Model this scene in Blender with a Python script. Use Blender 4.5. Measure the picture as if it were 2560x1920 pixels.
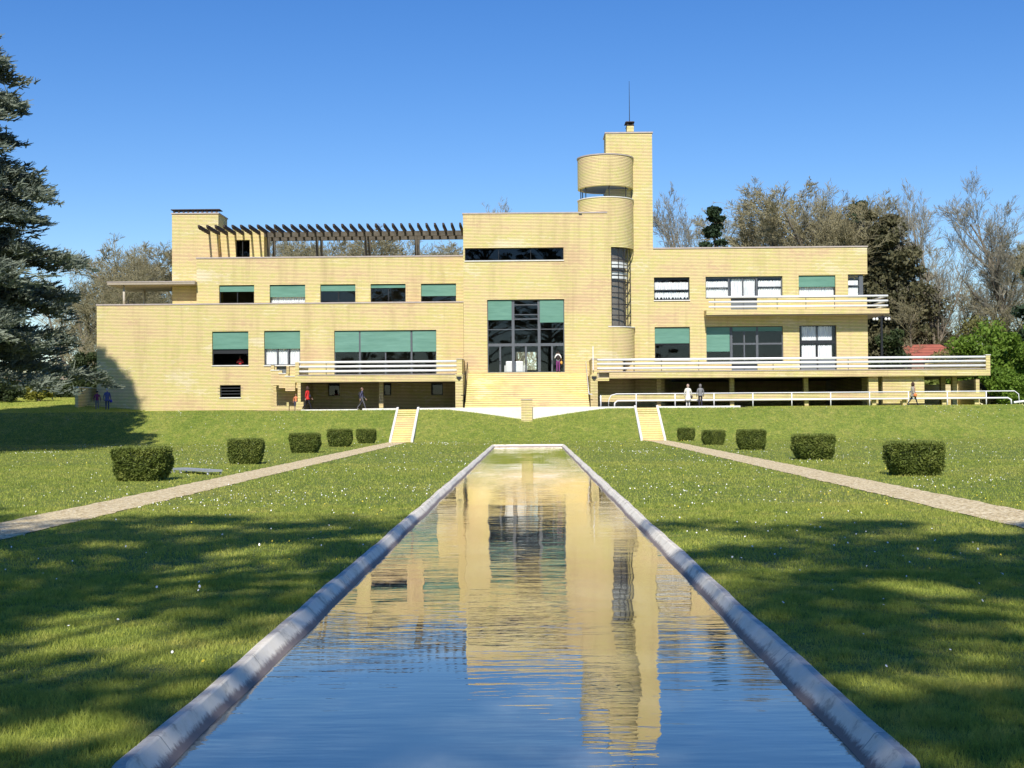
import bpy, bmesh, math, random
import numpy as np
from mathutils import Vector, Matrix, Euler
from mathutils.geometry import tessellate_polygon
rad = math.radians
for o in list(bpy.data.objects): bpy.data.objects.remove(o)
scene = bpy.context.scene
COL = scene.collection
# ------------------------------------------------------------------ camera
F = 3400.0; EYE = 1.75
cam = bpy.data.objects.new('camera', bpy.data.cameras.new('camera'))
COL.objects.link(cam); scene.camera = cam
cam.data.sensor_width = 36; cam.data.lens = F / 2560 * 36
cam.data.clip_start = .1; cam.data.clip_end = 4000
ROT = Matrix.Rotation(43 / F, 3, 'Z') @ Matrix.Rotation(rad(90) + 73 / F, 3, 'X') @ Matrix.Rotation(-.0075, 3, 'Z')
cam.location = (0, 0, EYE); cam.rotation_euler = ROT.to_euler()
# ------------------------------------------------------------------ sky and sun
SUN_EL, SUN_AZ = rad(41), rad(4)
world = bpy.data.worlds.new('World'); scene.world = world; world.use_nodes = True
wn = world.node_tree; bg = wn.nodes['Background']
sky = wn.nodes.new('ShaderNodeTexSky'); sky.sky_type = 'NISHITA'; sky.sun_disc = False
sky.sun_elevation = SUN_EL; sky.sun_rotation = math.pi + SUN_AZ
sky.air_density = 1.0; sky.dust_density = .0; sky.ozone_density = 3.5
hs = wn.nodes.new('ShaderNodeHueSaturation'); hs.inputs['Hue'].default_value = .513; hs.inputs['Saturation'].default_value = 1.32; hs.inputs['Value'].default_value = .85
wn.links.new(sky.outputs[0], hs.inputs['Color']); wn.links.new(hs.outputs[0], bg.inputs[0]); bg.inputs[1].default_value = .135
sun = bpy.data.objects.new('sun', bpy.data.lights.new('sun', 'SUN')); COL.objects.link(sun)
sun.data.energy = 5.0; sun.data.angle = rad(.53); sun.data.color = (1, .94, .84)
sd = Vector((-math.sin(SUN_AZ) * math.cos(SUN_EL), -math.cos(SUN_AZ) * math.cos(SUN_EL), math.sin(SUN_EL)))
sun.rotation_euler = sd.to_track_quat('Z', 'Y').to_euler(); sun.location = (-20, -60, 60)
scene.view_settings.view_transform = 'Standard'; scene.view_settings.look = 'None'
scene.view_settings.exposure = .2; scene.view_settings.gamma = 1
scene.render.engine = 'CYCLES'
scene.cycles.max_bounces = 8; scene.cycles.transparent_max_bounces = 12
# ------------------------------------------------------------------ helpers
def P(px, py, Y):
    d = ROT @ Vector(((px - 1280) / F, -(py - 960) / F, -1)); t = Y / d.y
    return d.x * t, EYE + d.z * t
def rect(b, Y):
    x0, y0, x1, y1 = b; xm, ym = (x0 + x1) / 2, (y0 + y1) / 2
    return P(x0, ym, Y)[0], P(x1, ym, Y)[0], P(xm, y1, Y)[1], P(xm, y0, Y)[1]
def PX(px, Y, py=900): return P(px, py, Y)[0]
def PZ(px, py, Y): return P(px, py, Y)[1]
def tag(o, label=None, cat=None, group=None, kind=None):
    if label: o['label'] = label
    if cat: o['category'] = cat
    if group: o['group'] = group
    if kind: o['kind'] = kind
    return o
def empty(name, loc=(0, 0, 0), rz=0):
    o = bpy.data.objects.new(name, None); COL.objects.link(o); o.location = loc; o.rotation_euler = (0, 0, rz)
    o.empty_display_size = .3
    return o
class MB:
    def __init__(s): s.v = []; s.f = []
    def add(s, vs, fs):
        n = len(s.v); s.v += [tuple(a) for a in vs]; s.f += [tuple(i + n for i in q) for q in fs]
    def quad(s, a, b, c, d): s.add([a, b, c, d], [(0, 1, 2, 3)])
    def box(s, x0, x1, y0, y1, z0, z1):
        if x0 > x1: x0, x1 = x1, x0
        if y0 > y1: y0, y1 = y1, y0
        if z0 > z1: z0, z1 = z1, z0
        s.add([(x0,y0,z0),(x1,y0,z0),(x1,y1,z0),(x0,y1,z0),(x0,y0,z1),(x1,y0,z1),(x1,y1,z1),(x0,y1,z1)],
              [(3,2,1,0),(4,5,6,7),(0,1,5,4),(1,2,6,5),(2,3,7,6),(3,0,4,7)])
    def tube(s, pts, r, n=8, cap=True):
        pts = [Vector(p) for p in pts]; rs = r if isinstance(r, (list, tuple)) else [r] * len(pts)
        rings = []; up = Vector((0, 0, 1))
        for i, p in enumerate(pts):
            d = (pts[min(i + 1, len(pts) - 1)] - pts[max(i - 1, 0)]).normalized()
            a = d.cross(up)
            if a.length < .05: a = d.cross(Vector((0, 1, 0)))
            a.normalize(); b = d.cross(a)
            rings.append([p + (a * math.cos(2 * math.pi * k / n) + b * math.sin(2 * math.pi * k / n)) * rs[i] for k in range(n)])
        vs = [q for rr in rings for q in rr]; fs = []
        for i in range(len(pts) - 1):
            for k in range(n):
                fs.append((i * n + k, i * n + (k + 1) % n, (i + 1) * n + (k + 1) % n, (i + 1) * n + k))
        if cap: fs.append(tuple(range(n))[::-1]); fs.append(tuple((len(pts) - 1) * n + k for k in range(n)))
        s.add(vs, fs)
    def loft(s, rings, cap=True):
        n = len(rings[0]); vs = [q for r in rings for q in r]; fs = []
        for i in range(len(rings) - 1):
            for k in range(n): fs.append((i * n + k, i * n + (k + 1) % n, (i + 1) * n + (k + 1) % n, (i + 1) * n + k))
        if cap: fs.append(tuple(range(n))[::-1]); fs.append(tuple((len(rings) - 1) * n + k for k in range(n)))
        s.add(vs, fs)
    def arc(s, cx, cy, r, a0, a1, z0, z1, n=24, t=0):
        """wall of a cylinder; angle 0 looks to -Y, 90 to +X; t thickness inward (closed)"""
        pt = lambda a, rr, z: (cx + rr * math.sin(rad(a)), cy - rr * math.cos(rad(a)), z)
        an = [a0 + (a1 - a0) * i / n for i in range(n + 1)]
        for i in range(n):
            a, b = an[i], an[i + 1]
            s.quad(pt(a, r, z0), pt(b, r, z0), pt(b, r, z1), pt(a, r, z1))
            if t:
                q = r - t
                s.quad(pt(a, q, z1), pt(b, q, z1), pt(b, q, z0), pt(a, q, z0))
                s.quad(pt(a, r, z1), pt(b, r, z1), pt(b, q, z1), pt(a, q, z1))
                s.quad(pt(a, q, z0), pt(b, q, z0), pt(b, r, z0), pt(a, r, z0))
        if t and abs(a1 - a0) < 359:
            for a in (a0, a1): s.quad(pt(a, r, z0), pt(a, r, z1), pt(a, r - t, z1), pt(a, r - t, z0))
    def disc(s, cx, cy, r, z, n=48, up=True):
        vs = [(cx + r * math.cos(2 * math.pi * k / n), cy + r * math.sin(2 * math.pi * k / n), z) for k in range(n)]
        s.add(vs, [tuple(range(n)) if up else tuple(range(n))[::-1]])
    def build(s, name, mat, parent=None, smooth=False, bevel=0):
        me = bpy.data.meshes.new(name); me.from_pydata(s.v, [], s.f); me.update()
        if mat: me.materials.append(mat)
        o = bpy.data.objects.new(name, me); COL.objects.link(o)
        if smooth: me.polygons.foreach_set('use_smooth', [True] * len(me.polygons))
        if parent:
            o.parent = parent
            m, q = Matrix(), parent
            while q: m = q.matrix_parent_inverse @ q.matrix_basis @ m; q = q.parent
            o.matrix_parent_inverse = m.inverted() if not parent.get('local') else Matrix()
        if bevel:
            b = o.modifiers.new('bevel', 'BEVEL'); b.width = bevel; b.segments = 2; b.limit_method = 'ANGLE'
        return o
def bigmesh(name, V, Fc, mat, parent=None, smooth=False):
    """V (n,3); Fc (m,k) uniform faces"""
    me = bpy.data.meshes.new(name); V = np.asarray(V, dtype=np.float32); Fc = np.asarray(Fc, dtype=np.int32)
    m, k = Fc.shape
    me.vertices.add(len(V)); me.vertices.foreach_set('co', V.ravel())
    me.loops.add(m * k); me.loops.foreach_set('vertex_index', Fc.ravel())
    me.polygons.add(m); me.polygons.foreach_set('loop_start', np.arange(0, m * k, k, dtype=np.int32))
    me.polygons.foreach_set('loop_total', np.full(m, k, dtype=np.int32))
    if smooth: me.polygons.foreach_set('use_smooth', np.ones(m, dtype=bool))
    me.update(calc_edges=True); me.materials.append(mat)
    o = bpy.data.objects.new(name, me); COL.objects.link(o)
    if parent: o.parent = parent
    return o
# ------------------------------------------------------------------ materials
def newmat(name):
    m = bpy.data.materials.new(name); m.use_nodes = True
    nt = m.node_tree; b = nt.nodes['Principled BSDF']; return m, nt, b
def N(nt, t, **kw):
    n = nt.nodes.new(t)
    for k, v in kw.items():
        if k in n.inputs: n.inputs[k].default_value = v
        else: setattr(n, k, v)
    return n
def ramp(nt, src, stops, interp='LINEAR'):
    r = nt.nodes.new('ShaderNodeValToRGB'); r.color_ramp.interpolation = interp
    e = r.color_ramp.elements
    while len(e) < len(stops): e.new(.5)
    for el, (p, c) in zip(e, stops):
        el.position = p; el.color = (*c, 1) if len(c) == 3 else c
    nt.links.new(src, r.inputs[0]); return r.outputs[0]
def mixc(nt, f, a, b, mode='MIX'):
    m = nt.nodes.new('ShaderNodeMix'); m.data_type = 'RGBA'; m.blend_type = mode
    for s, i in ((f, 0), (a, 6), (b, 7)):
        if hasattr(s, 'links'): nt.links.new(s, m.inputs[i])
        else: m.inputs[i].default_value = s if i == 0 else (*s, 1)
    return m.outputs[2]
def math_(nt, op, a, b=None, c=None):
    m = nt.nodes.new('ShaderNodeMath'); m.operation = op
    for i, s in enumerate((a, b, c)):
        if s is None: continue
        if hasattr(s, 'links'): nt.links.new(s, m.inputs[i])
        else: m.inputs[i].default_value = s
    return m.outputs[0]
def pos(nt, scale=(1, 1, 1)):
    g = nt.nodes.new('ShaderNodeNewGeometry'); m = nt.nodes.new('ShaderNodeMapping'); m.inputs['Scale'].default_value = scale
    nt.links.new(g.outputs['Position'], m.inputs[0]); return m.outputs[0]
def noise(nt, vec, scale, detail=3, rough=.5):
    n = N(nt, 'ShaderNodeTexNoise', Scale=scale, Detail=detail, Roughness=rough); nt.links.new(vec, n.inputs['Vector']); return n.outputs[0]
def plain(name, col, rough=.6, var=.12, scale=4, metal=0, spec=.4, bump=0):
    m, nt, b = newmat(name)
    n = noise(nt, pos(nt), scale, 5, .6)
    c = ramp(nt, n, [(.3, tuple(x * (1 - var) for x in col)), (.7, tuple(min(1, x * (1 + var)) for x in col))])
    nt.links.new(c, b.inputs['Base Color']); b.inputs['Roughness'].default_value = rough; b.inputs['Metallic'].default_value = metal
    b.inputs['Specular IOR Level'].default_value = spec
    if bump:
        bn = N(nt, 'ShaderNodeBump', Strength=bump, Distance=.02); nt.links.new(noise(nt, pos(nt), scale * 8, 4), bn.inputs['Height']); nt.links.new(bn.outputs[0], b.inputs['Normal'])
    return m
def brick_mat(name, tint=(1, 1, 1), course=.105, joint=.28):
    m, nt, b = newmat(name)
    g = nt.nodes.new('ShaderNodeNewGeometry'); sx = nt.nodes.new('ShaderNodeSeparateXYZ'); nt.links.new(g.outputs['Position'], sx.inputs[0])
    zc = math_(nt, 'DIVIDE', sx.outputs[2], course); row = math_(nt, 'FLOOR', zc); fz = math_(nt, 'FRACT', zc)
    u = math_(nt, 'ADD', sx.outputs[0], sx.outputs[1])
    un = math_(nt, 'ADD', math_(nt, 'DIVIDE', u, .27), math_(nt, 'MULTIPLY', row, .5)); ub = math_(nt, 'FLOOR', un); fu = math_(nt, 'FRACT', un)
    cb = nt.nodes.new('ShaderNodeCombineXYZ'); nt.links.new(ub, cb.inputs[0]); nt.links.new(row, cb.inputs[1])
    wn_ = nt.nodes.new('ShaderNodeTexWhiteNoise'); wn_.noise_dimensions = '2D'; nt.links.new(cb.outputs[0], wn_.inputs['Vector'])
    mp = nt.nodes.new('ShaderNodeMapping'); mp.inputs['Scale'].default_value = (.15, .15, .42); mp.inputs['Rotation'].default_value = (0, rad(9), 0)
    nt.links.new(g.outputs['Position'], mp.inputs[0])
    blot = N(nt, 'ShaderNodeTexNoise', Scale=1.3, Detail=5, Roughness=.6); nt.links.new(mp.outputs[0], blot.inputs['Vector'])
    hue = math_(nt, 'ADD', math_(nt, 'MULTIPLY', blot.outputs[0], .86), math_(nt, 'MULTIPLY', wn_.outputs['Value'], .14))
    T = lambda c: tuple(a * t * .97 for a, t in zip(c, tint))
    c = ramp(nt, hue, [(.34, T((.72, .53, .31))), (.43, T((.77, .63, .32))), (.49, T((.78, .64, .32))), (.56, T((.70, .64, .25))), (.64, T((.80, .69, .38)))])
    # grime: sparse darker streaks
    gm = nt.nodes.new('ShaderNodeMapping'); gm.inputs['Scale'].default_value = (.5, .5, .07); nt.links.new(g.outputs['Position'], gm.inputs[0])
    gr = N(nt, 'ShaderNodeTexNoise', Scale=1.8, Detail=5, Roughness=.65); nt.links.new(gm.outputs[0], gr.inputs['Vector'])
    c = mixc(nt, ramp(nt, gr.outputs[0], [(.52, (0, 0, 0)), (.78, (.45, .45, .45))]), c, (.36, .27, .13))
    g2 = nt.nodes.new('ShaderNodeMapping'); g2.inputs['Scale'].default_value = (2.6, 2.6, .10); nt.links.new(g.outputs['Position'], g2.inputs[0])
    r2 = N(nt, 'ShaderNodeTexNoise', Scale=1.0, Detail=4, Roughness=.6); nt.links.new(g2.outputs[0], r2.inputs['Vector'])
    c = mixc(nt, ramp(nt, r2.outputs[0], [(.56, (0, 0, 0)), (.74, (.26, .26, .26))]), c, (.40, .30, .17))
    c = mixc(nt, ramp(nt, blot.outputs[0], [(.60, (0, 0, 0)), (.74, (.5, .5, .5))]), c, (.86, .80, .62))
    jm = math_(nt, 'LESS_THAN', fz, joint); ju = math_(nt, 'MULTIPLY', math_(nt, 'LESS_THAN', fu, .035), .25)
    jj = math_(nt, 'MAXIMUM', jm, ju)
    up = nt.nodes.new('ShaderNodeSeparateXYZ'); nt.links.new(g.outputs['Normal'], up.inputs[0])
    jj = math_(nt, 'MULTIPLY', jj, math_(nt, 'LESS_THAN', math_(nt, 'ABSOLUTE', up.outputs[2]), .5))
    c = mixc(nt, jj, c, T((.22, .15, .075)))
    nt.links.new(c, b.inputs['Base Color']); b.inputs['Roughness'].default_value = .75; b.inputs['Specular IOR Level'].default_value = .25
    bn = N(nt, 'ShaderNodeBump', Strength=.5, Distance=.02); nt.links.new(math_(nt, 'SUBTRACT', 1, jj), bn.inputs['Height']); nt.links.new(bn.outputs[0], b.inputs['Normal'])
    return m
M = {}
M['brick'] = brick_mat('yellow_brick')
M['coping'] = plain('grey_coping', (.42, .36, .33), .7)
M['whitestone'] = plain('white_render', (.72, .70, .66), .7, .1, 3, bump=.2)
M['white'] = plain('white_paint', (.82, .82, .81), .35, .03)
M['concrete'] = plain('concrete', (.55, .5, .42), .8, .12)
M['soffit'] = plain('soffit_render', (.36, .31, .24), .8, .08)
M['frame'] = plain('grey_window_frame', (.10, .11, .125), .4, .06)
M['darkframe'] = plain('dark_window_frame', (.02, .022, .026), .4, .06)
M['door'] = plain('grey_door', (.13, .15, .17), .45, .05)
M['darkwood'] = plain('dark_timber', (.055, .04, .035), .8, .35, 6)
M['pergola'] = plain('weathered_beam', (.09, .08, .065), .85, .4, 3)
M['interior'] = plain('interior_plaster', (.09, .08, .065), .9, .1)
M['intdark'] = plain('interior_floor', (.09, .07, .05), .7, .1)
M['tile'] = None
def blind_mat():
    m, nt, b = newmat('green_blind')
    n = noise(nt, pos(nt, (.4, .4, 3)), 2, 4, .6)
    n2 = noise(nt, pos(nt, (.13, .13, .2)), 1.3, 3, .6)
    c = mixc(nt, n2, ramp(nt, n, [(.3, (.055, .17, .115)), (.7, (.085, .225, .155))]), ramp(nt, n, [(.3, (.11, .25, .20)), (.7, (.16, .33, .27))]))
    nt.links.new(c, b.inputs['Base Color']); b.inputs['Roughness'].default_value = .5
    return m
M['blind'] = blind_mat()
def curtain_mat():
    m, nt, b = newmat('net_curtain')
    n = noise(nt, pos(nt, (6, 1, .4)), 2.5, 3, .6)
    c = ramp(nt, n, [(.35, (.62, .63, .66)), (.62, (.97, .97, .97))])
    nt.links.new(c, b.inputs['Base Color']); b.inputs['Roughness'].default_value = .9
    return m
M['curtain'] = curtain_mat()
def glass_mat(name, tint, refl=.10):
    m, nt, b = newmat(name); nt.nodes.remove(b); out = nt.nodes['Material Output']
    t = N(nt, 'ShaderNodeBsdfTransparent'); t.inputs[0].default_value = (*tint, 1)
    g = N(nt, 'ShaderNodeBsdfGlossy', Roughness=.01); g.inputs[0].default_value = (.85, .88, .95, 1)
    nz = N(nt, 'ShaderNodeBump', Strength=.02, Distance=.02); nt.links.new(noise(nt, pos(nt), 1.2, 2), nz.inputs['Height']); nt.links.new(nz.outputs[0], g.inputs['Normal'])
    mm = refl
    mx = nt.nodes.new('ShaderNodeMixShader'); mx.inputs[0].default_value = mm; nt.links.new(t.outputs[0], mx.inputs[1]); nt.links.new(g.outputs[0], mx.inputs[2])
    nt.links.new(mx.outputs[0], out.inputs[0]); return m
M['glass'] = glass_mat('window_glass', (.95, .96, .96), .022)
M['darkglass'] = glass_mat('dark_window_glass', (.35, .37, .4), .03)
def grass_mat(name, blades=False):
    m, nt, b = newmat(name); p = pos(nt)
    n1 = noise(nt, pos(nt, (1, .55, 1)), .22, 4, .6); n2 = noise(nt, p, 1.7, 4, .65); n3 = noise(nt, p, 28, 3, .7)
    c = ramp(nt, n1, [(.30, (.135, .185, .036)), (.5, (.20, .235, .055)), (.72, (.28, .27, .09))])
    c2 = ramp(nt, n2, [(.28, (.105, .165, .030)), (.5, (.185, .225, .05)), (.66, (.27, .265, .085)), (.78, (.38, .32, .15))])
    c = mixc(nt, .55, c, c2)
    k = ramp(nt, n3, [(.25, (.50, .52, .45)), (.55, (1, 1, 1)), (.8, (1.5, 1.45, 1.3))])
    c = mixc(nt, 1.0, c, ramp(nt, noise(nt, p, 5.5, 3, .6), [(.3, (.66, .72, .62)), (.5, (1, 1, 1)), (.7, (1.28, 1.20, 1.15))]), 'MULTIPLY')
    c = mixc(nt, 1.0, c, k, 'MULTIPLY')
    c = mixc(nt, 1.0, c, (2.30, 2.15, 1.90) if blades else (1.02, 1.07, .88), 'MULTIPLY')
    nt.links.new(c, b.inputs['Base Color']); b.inputs['Roughness'].default_value = .75 if not blades else .6
    b.inputs['Specular IOR Level'].default_value = .2
    if not blades:
        bn = N(nt, 'ShaderNodeBump', Strength=.9, Distance=.06); nt.links.new(noise(nt, p, 14, 5, .7), bn.inputs['Height']); nt.links.new(bn.outputs[0], b.inputs['Normal'])
    else:
        out = nt.nodes['Material Output']; tl = N(nt, 'ShaderNodeBsdfTranslucent'); nt.links.new(c, tl.inputs[0])
        mx = nt.nodes.new('ShaderNodeMixShader'); mx.inputs[0].default_value = .42
        nt.links.new(b.outputs[0], mx.inputs[1]); nt.links.new(tl.outputs[0], mx.inputs[2]); nt.links.new(mx.outputs[0], out.inputs[0])
    return m
M['ground'] = grass_mat('lawn_soil'); M['blades'] = grass_mat('grass_blades', True)
def gravel_mat():
    m, nt, b = newmat('gravel'); p = pos(nt)
    v = N(nt, 'ShaderNodeTexVoronoi', Scale=22); nt.links.new(p, v.inputs['Vector'])
    s = nt.nodes.new('ShaderNodeSeparateColor'); nt.links.new(v.outputs['Color'], s.inputs[0])
    c = ramp(nt, s.outputs[0], [(0, (.38, .27, .13)), (.4, (.66, .52, .28)), (.8, (.84, .70, .43)), (1, (.92, .82, .58))])
    nt.links.new(c, b.inputs['Base Color']); b.inputs['Roughness'].default_value = .9
    bn = N(nt, 'ShaderNodeBump', Strength=1, Distance=.03); nt.links.new(v.outputs['Distance'], bn.inputs['Height']); nt.links.new(bn.outputs[0], b.inputs['Normal'])
    return m
M['gravel'] = gravel_mat()
def leaf_mat(name, a, b_, c_, scale=.6, trans=.25, rough=.6):
    m, nt, b = newmat(name); p = pos(nt)
    n = math_(nt, 'ADD', math_(nt, 'MULTIPLY', noise(nt, p, scale, 3, .6), .6), math_(nt, 'MULTIPLY', noise(nt, p, scale * 12, 2, .6), .4))
    c = ramp(nt, n, [(.35, a), (.5, b_), (.66, c_)])
    nt.links.new(c, b.inputs['Base Color']); b.inputs['Roughness'].default_value = rough; b.inputs['Specular IOR Level'].default_value = .25
    if trans:
        out = nt.nodes['Material Output']; tl = N(nt, 'ShaderNodeBsdfTranslucent'); nt.links.new(c, tl.inputs[0])
        mx = nt.nodes.new('ShaderNodeMixShader'); mx.inputs[0].default_value = trans
        nt.links.new(b.outputs[0], mx.inputs[1]); nt.links.new(tl.outputs[0], mx.inputs[2]); nt.links.new(mx.outputs[0], out.inputs[0])
    return m
M['cedar'] = leaf_mat('cedar_needles', (.085, .11, .08), (.165, .195, .15), (.28, .31, .23), .8, .12)
M['yew'] = leaf_mat('yew_leaves', (.075, .105, .02), (.15, .19, .038), (.26, .29, .07), 2.5, .15)
M['pine'] = leaf_mat('pine_needles', (.014, .030, .016), (.028, .052, .025), (.05, .082, .036), .8, .1)
M['ivy'] = leaf_mat('ivy_leaves', (.05, .055, .024), (.105, .10, .048), (.17, .155, .08), .8, .15)
M['lime'] = leaf_mat('fresh_leaves', (.075, .135, .018), (.15, .25, .03), (.25, .36, .055), .9, .35)
M['yellowleaf'] = leaf_mat('yellow_leaves', (.16, .17, .03), (.30, .30, .05), (.45, .42, .10), 1, .3)
M['hedge'] = leaf_mat('hedge_leaves', (.02, .034, .012), (.04, .06, .02), (.07, .095, .03), 1, .15)
M['budtwig'] = leaf_mat('budding_leaves', (.13, .13, .04), (.20, .20, .065), (.28, .27, .10), 1, .3)
M['bark'] = plain('bark', (.19, .16, .12), .9, .35, 3)
M['twig'] = plain('twigs', (.29, .27, .205), .9, .3, 1)
M['twigwarm'] = plain('warm_twigs', (.29, .26, .15), .9, .3, 1)
def water_mat():
    m, nt, b = newmat('pool_water'); nt.nodes.remove(b); out = nt.nodes['Material Output']
    d = N(nt, 'ShaderNodeBsdfDiffuse')
    c = ramp(nt, noise(nt, pos(nt, (1, .35, 1)), 1.1, 5, .65), [(.35, (.045, .06, .055)), (.5, (.09, .105, .095)), (.68, (.20, .22, .20))])
    nt.links.new(c, d.inputs[0])
    g = N(nt, 'ShaderNodeBsdfGlossy', Roughness=.0); g.inputs[0].default_value = (1, .95, .87, 1)
    h1 = noise(nt, pos(nt, (.55, 1.9, 1)), 1.7, 2, .5); h2 = noise(nt, pos(nt, (.3, .7, 1)), .9, 1, .5); h3 = noise(nt, pos(nt, (1.6, 7, 1)), 2.0, 2, .5)
    msk = ramp(nt, noise(nt, pos(nt, (.5, .12, 1)), .9, 3, .6), [(.38, (.12, .12, .12)), (.62, (1, 1, 1))])
    h = math_(nt, 'ADD', math_(nt, 'MULTIPLY', math_(nt, 'ADD', h1, math_(nt, 'MULTIPLY', h3, .32)), msk), math_(nt, 'MULTIPLY', h2, .7))
    bn = N(nt, 'ShaderNodeBump', Strength=1, Distance=.0066); nt.links.new(h, bn.inputs['Height'])
    nt.links.new(bn.outputs[0], g.inputs['Normal'])
    lw = N(nt, 'ShaderNodeFresnel', IOR=1.9)
    f = math_(nt, 'MINIMUM', math_(nt, 'ADD', math_(nt, 'MULTIPLY', lw.outputs[0], .95), .16), .97)
    mx = nt.nodes.new('ShaderNodeMixShader'); nt.links.new(f, mx.inputs[0]); nt.links.new(d.outputs[0], mx.inputs[1]); nt.links.new(g.outputs[0], mx.inputs[2])
    nt.links.new(mx.outputs[0], out.inputs[0]); return m
M['water'] = water_mat()
def kerb_mat():
    m, nt, b = newmat('pool_kerb_render'); p = pos(nt)
    c = ramp(nt, noise(nt, p, 3.2, 7, .75), [(.36, (.52, .47, .38)), (.45, (.84, .77, .63)), (.7, (.94, .88, .76))])
    gn = nt.nodes.new('ShaderNodeNewGeometry'); sn = nt.nodes.new('ShaderNodeSeparateXYZ'); nt.links.new(gn.outputs['True Normal'], sn.inputs[0])
    topm = math_(nt, 'MULTIPLY', math_(nt, 'GREATER_THAN', sn.outputs[2], .93), ramp(nt, noise(nt, p, 1.6, 6, .75), [(.40, (.85, .85, .85)), (.62, (.15, .15, .15))]))
    c = mixc(nt, topm, c, (.52, .47, .41))
    wv = nt.nodes.new('ShaderNodeSeparateXYZ'); nt.links.new(gn.outputs['Position'], wv.inputs[0]); fj = math_(nt, 'FRACT', math_(nt, 'DIVIDE', wv.outputs[1], 2.45)); jt = math_(nt, 'MULTIPLY', math_(nt, 'LESS_THAN', fj, .006), .6)
    c = mixc(nt, jt, c, (.2, .19, .17))
    # algae and worn render just above the water line
    g = nt.nodes.new('ShaderNodeNewGeometry'); sx = nt.nodes.new('ShaderNodeSeparateXYZ'); nt.links.new(g.outputs['Position'], sx.inputs[0])
    e = math_(nt, 'ADD', sx.outputs[2], math_(nt, 'MULTIPLY', math_(nt, 'SUBTRACT', noise(nt, pos(nt, (1, 1, .1)), 16, 6, .85), .5), .11))
    w = ramp(nt, e, [(0, (1, 1, 1)), (1, (0, 0, 0))]); mr = nt.nodes.new('ShaderNodeMapRange'); nt.links.new(e, mr.inputs[0])
    mr.inputs[1].default_value = -.075; mr.inputs[2].default_value = -.045; mr.inputs[3].default_value = 1; mr.inputs[4].default_value = 0
    c = mixc(nt, mr.outputs[0], c, (.26, .21, .19))
    nt.links.new(c, b.inputs['Base Color']); b.inputs['Roughness'].default_value = .8
    bn = N(nt, 'ShaderNodeBump', Strength=.35, Distance=.01); nt.links.new(noise(nt, p, 30, 6, .7), bn.inputs['Height']); nt.links.new(bn.outputs[0], b.inputs['Normal'])
    return m
M['kerb'] = kerb_mat()
def tile_mat():
    m, nt, b = newmat('red_roof_tiles')
    w = N(nt, 'ShaderNodeTexWave', Scale=1.2, Distortion=.4); w.bands_direction = 'Z'; nt.links.new(pos(nt), w.inputs['Vector'])
    c = ramp(nt, w.outputs[0], [(.1, (.20, .055, .04)), (.5, (.38, .11, .075))])
    nt.links.new(mixc(nt, .3, c, plain_noise(nt)), b.inputs['Base Color']); b.inputs['Roughness'].default_value = .8
    return m
def plain_noise(nt): return ramp(nt, noise(nt, pos(nt), 2, 4), [(.3, (.25, .08, .06)), (.7, (.45, .16, .10))])
M['tile'] = tile_mat()
def flat(name, col, rough=.7): return plain(name, col, rough, .08, 8)

# ================================================================== ground
POOL_C, POOL_HW, POOL_N, POOL_F = -.09, 2.0, 6.25, 75.3
TOE, CREST, TZ = 83.8, 88.3, 2.04
def pool_path(inset, rn=.62):
    """closed rounded rectangle; inset>0 moves towards the water"""
    hw = POOL_HW - inset; y0 = POOL_N + inset; y1 = POOL_F - inset; r = max(rn - inset * .6, .15); rf = .05
    pts = []
    def corner(cx, cy, a0, rr, n):
        for i in range(n + 1):
            a = rad(a0 + 90 * i / n); pts.append((cx + rr * math.cos(a), cy + rr * math.sin(a)))
    corner(POOL_C - hw + r, y0 + r, 180, r, 10)
    corner(POOL_C + hw - r, y0 + r, 270, r, 10)
    corner(POOL_C + hw - rf, y1 - rf, 0, rf, 3)
    corner(POOL_C - hw + rf, y1 - rf, 90, rf, 3)
    return pts
hole = pool_path(.07)
outer = [(-700, -250), (700, -250), (700, 81), (-700, 81)]
polys = [[Vector((x, y, 0)) for x, y in outer], [Vector((x, y, 0)) for x, y in hole]]
tris = tessellate_polygon(polys); allp = [p for q in polys for p in q]
g = MB()
for t in tris:
    a, b_, c_ = [allp[i] for i in t]
    if (b_ - a).cross(c_ - a).z < 0: t = t[::-1]
    g.add([allp[i] for i in t], [(0, 1, 2)])
def ground_z(x, y):
    k = min(max((y - TOE) / (CREST - TOE), 0), 1); k = k * k * (3 - 2 * k) * .35 + k * .65
    top = TZ - .02
    dx = abs(x + .15); dip = .72 * max(0, 1 - dx / 5.2) ** 1.15 if CREST + .3 > y else 0
    z = (top - dip) * k
    if x < -27 and y > 90: z += min(1, (-27 - x) / 5) * min((y - 90) * .062, 1.25)
    return z
xs = sorted(set([-700, -200, -100, -60, -50, -40] + list(np.arange(-34, 34.1, .5)) + [40, 50, 60, 100, 200, 700]))
ys = [81] + list(np.arange(82, 90.01, .35)) + list(range(91, 125, 3)) + [130, 150, 200, 400, 1200]
nx = len(xs)
vs = [(x, y, ground_z(x, y)) for y in ys for x in xs]
g.add(vs, [(j * nx + i, j * nx + i + 1, (j + 1) * nx + i + 1, (j + 1) * nx + i) for j in range(len(ys) - 1) for i in range(nx - 1)])
tag(g.build('ground', M['ground']), kind='structure')
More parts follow.
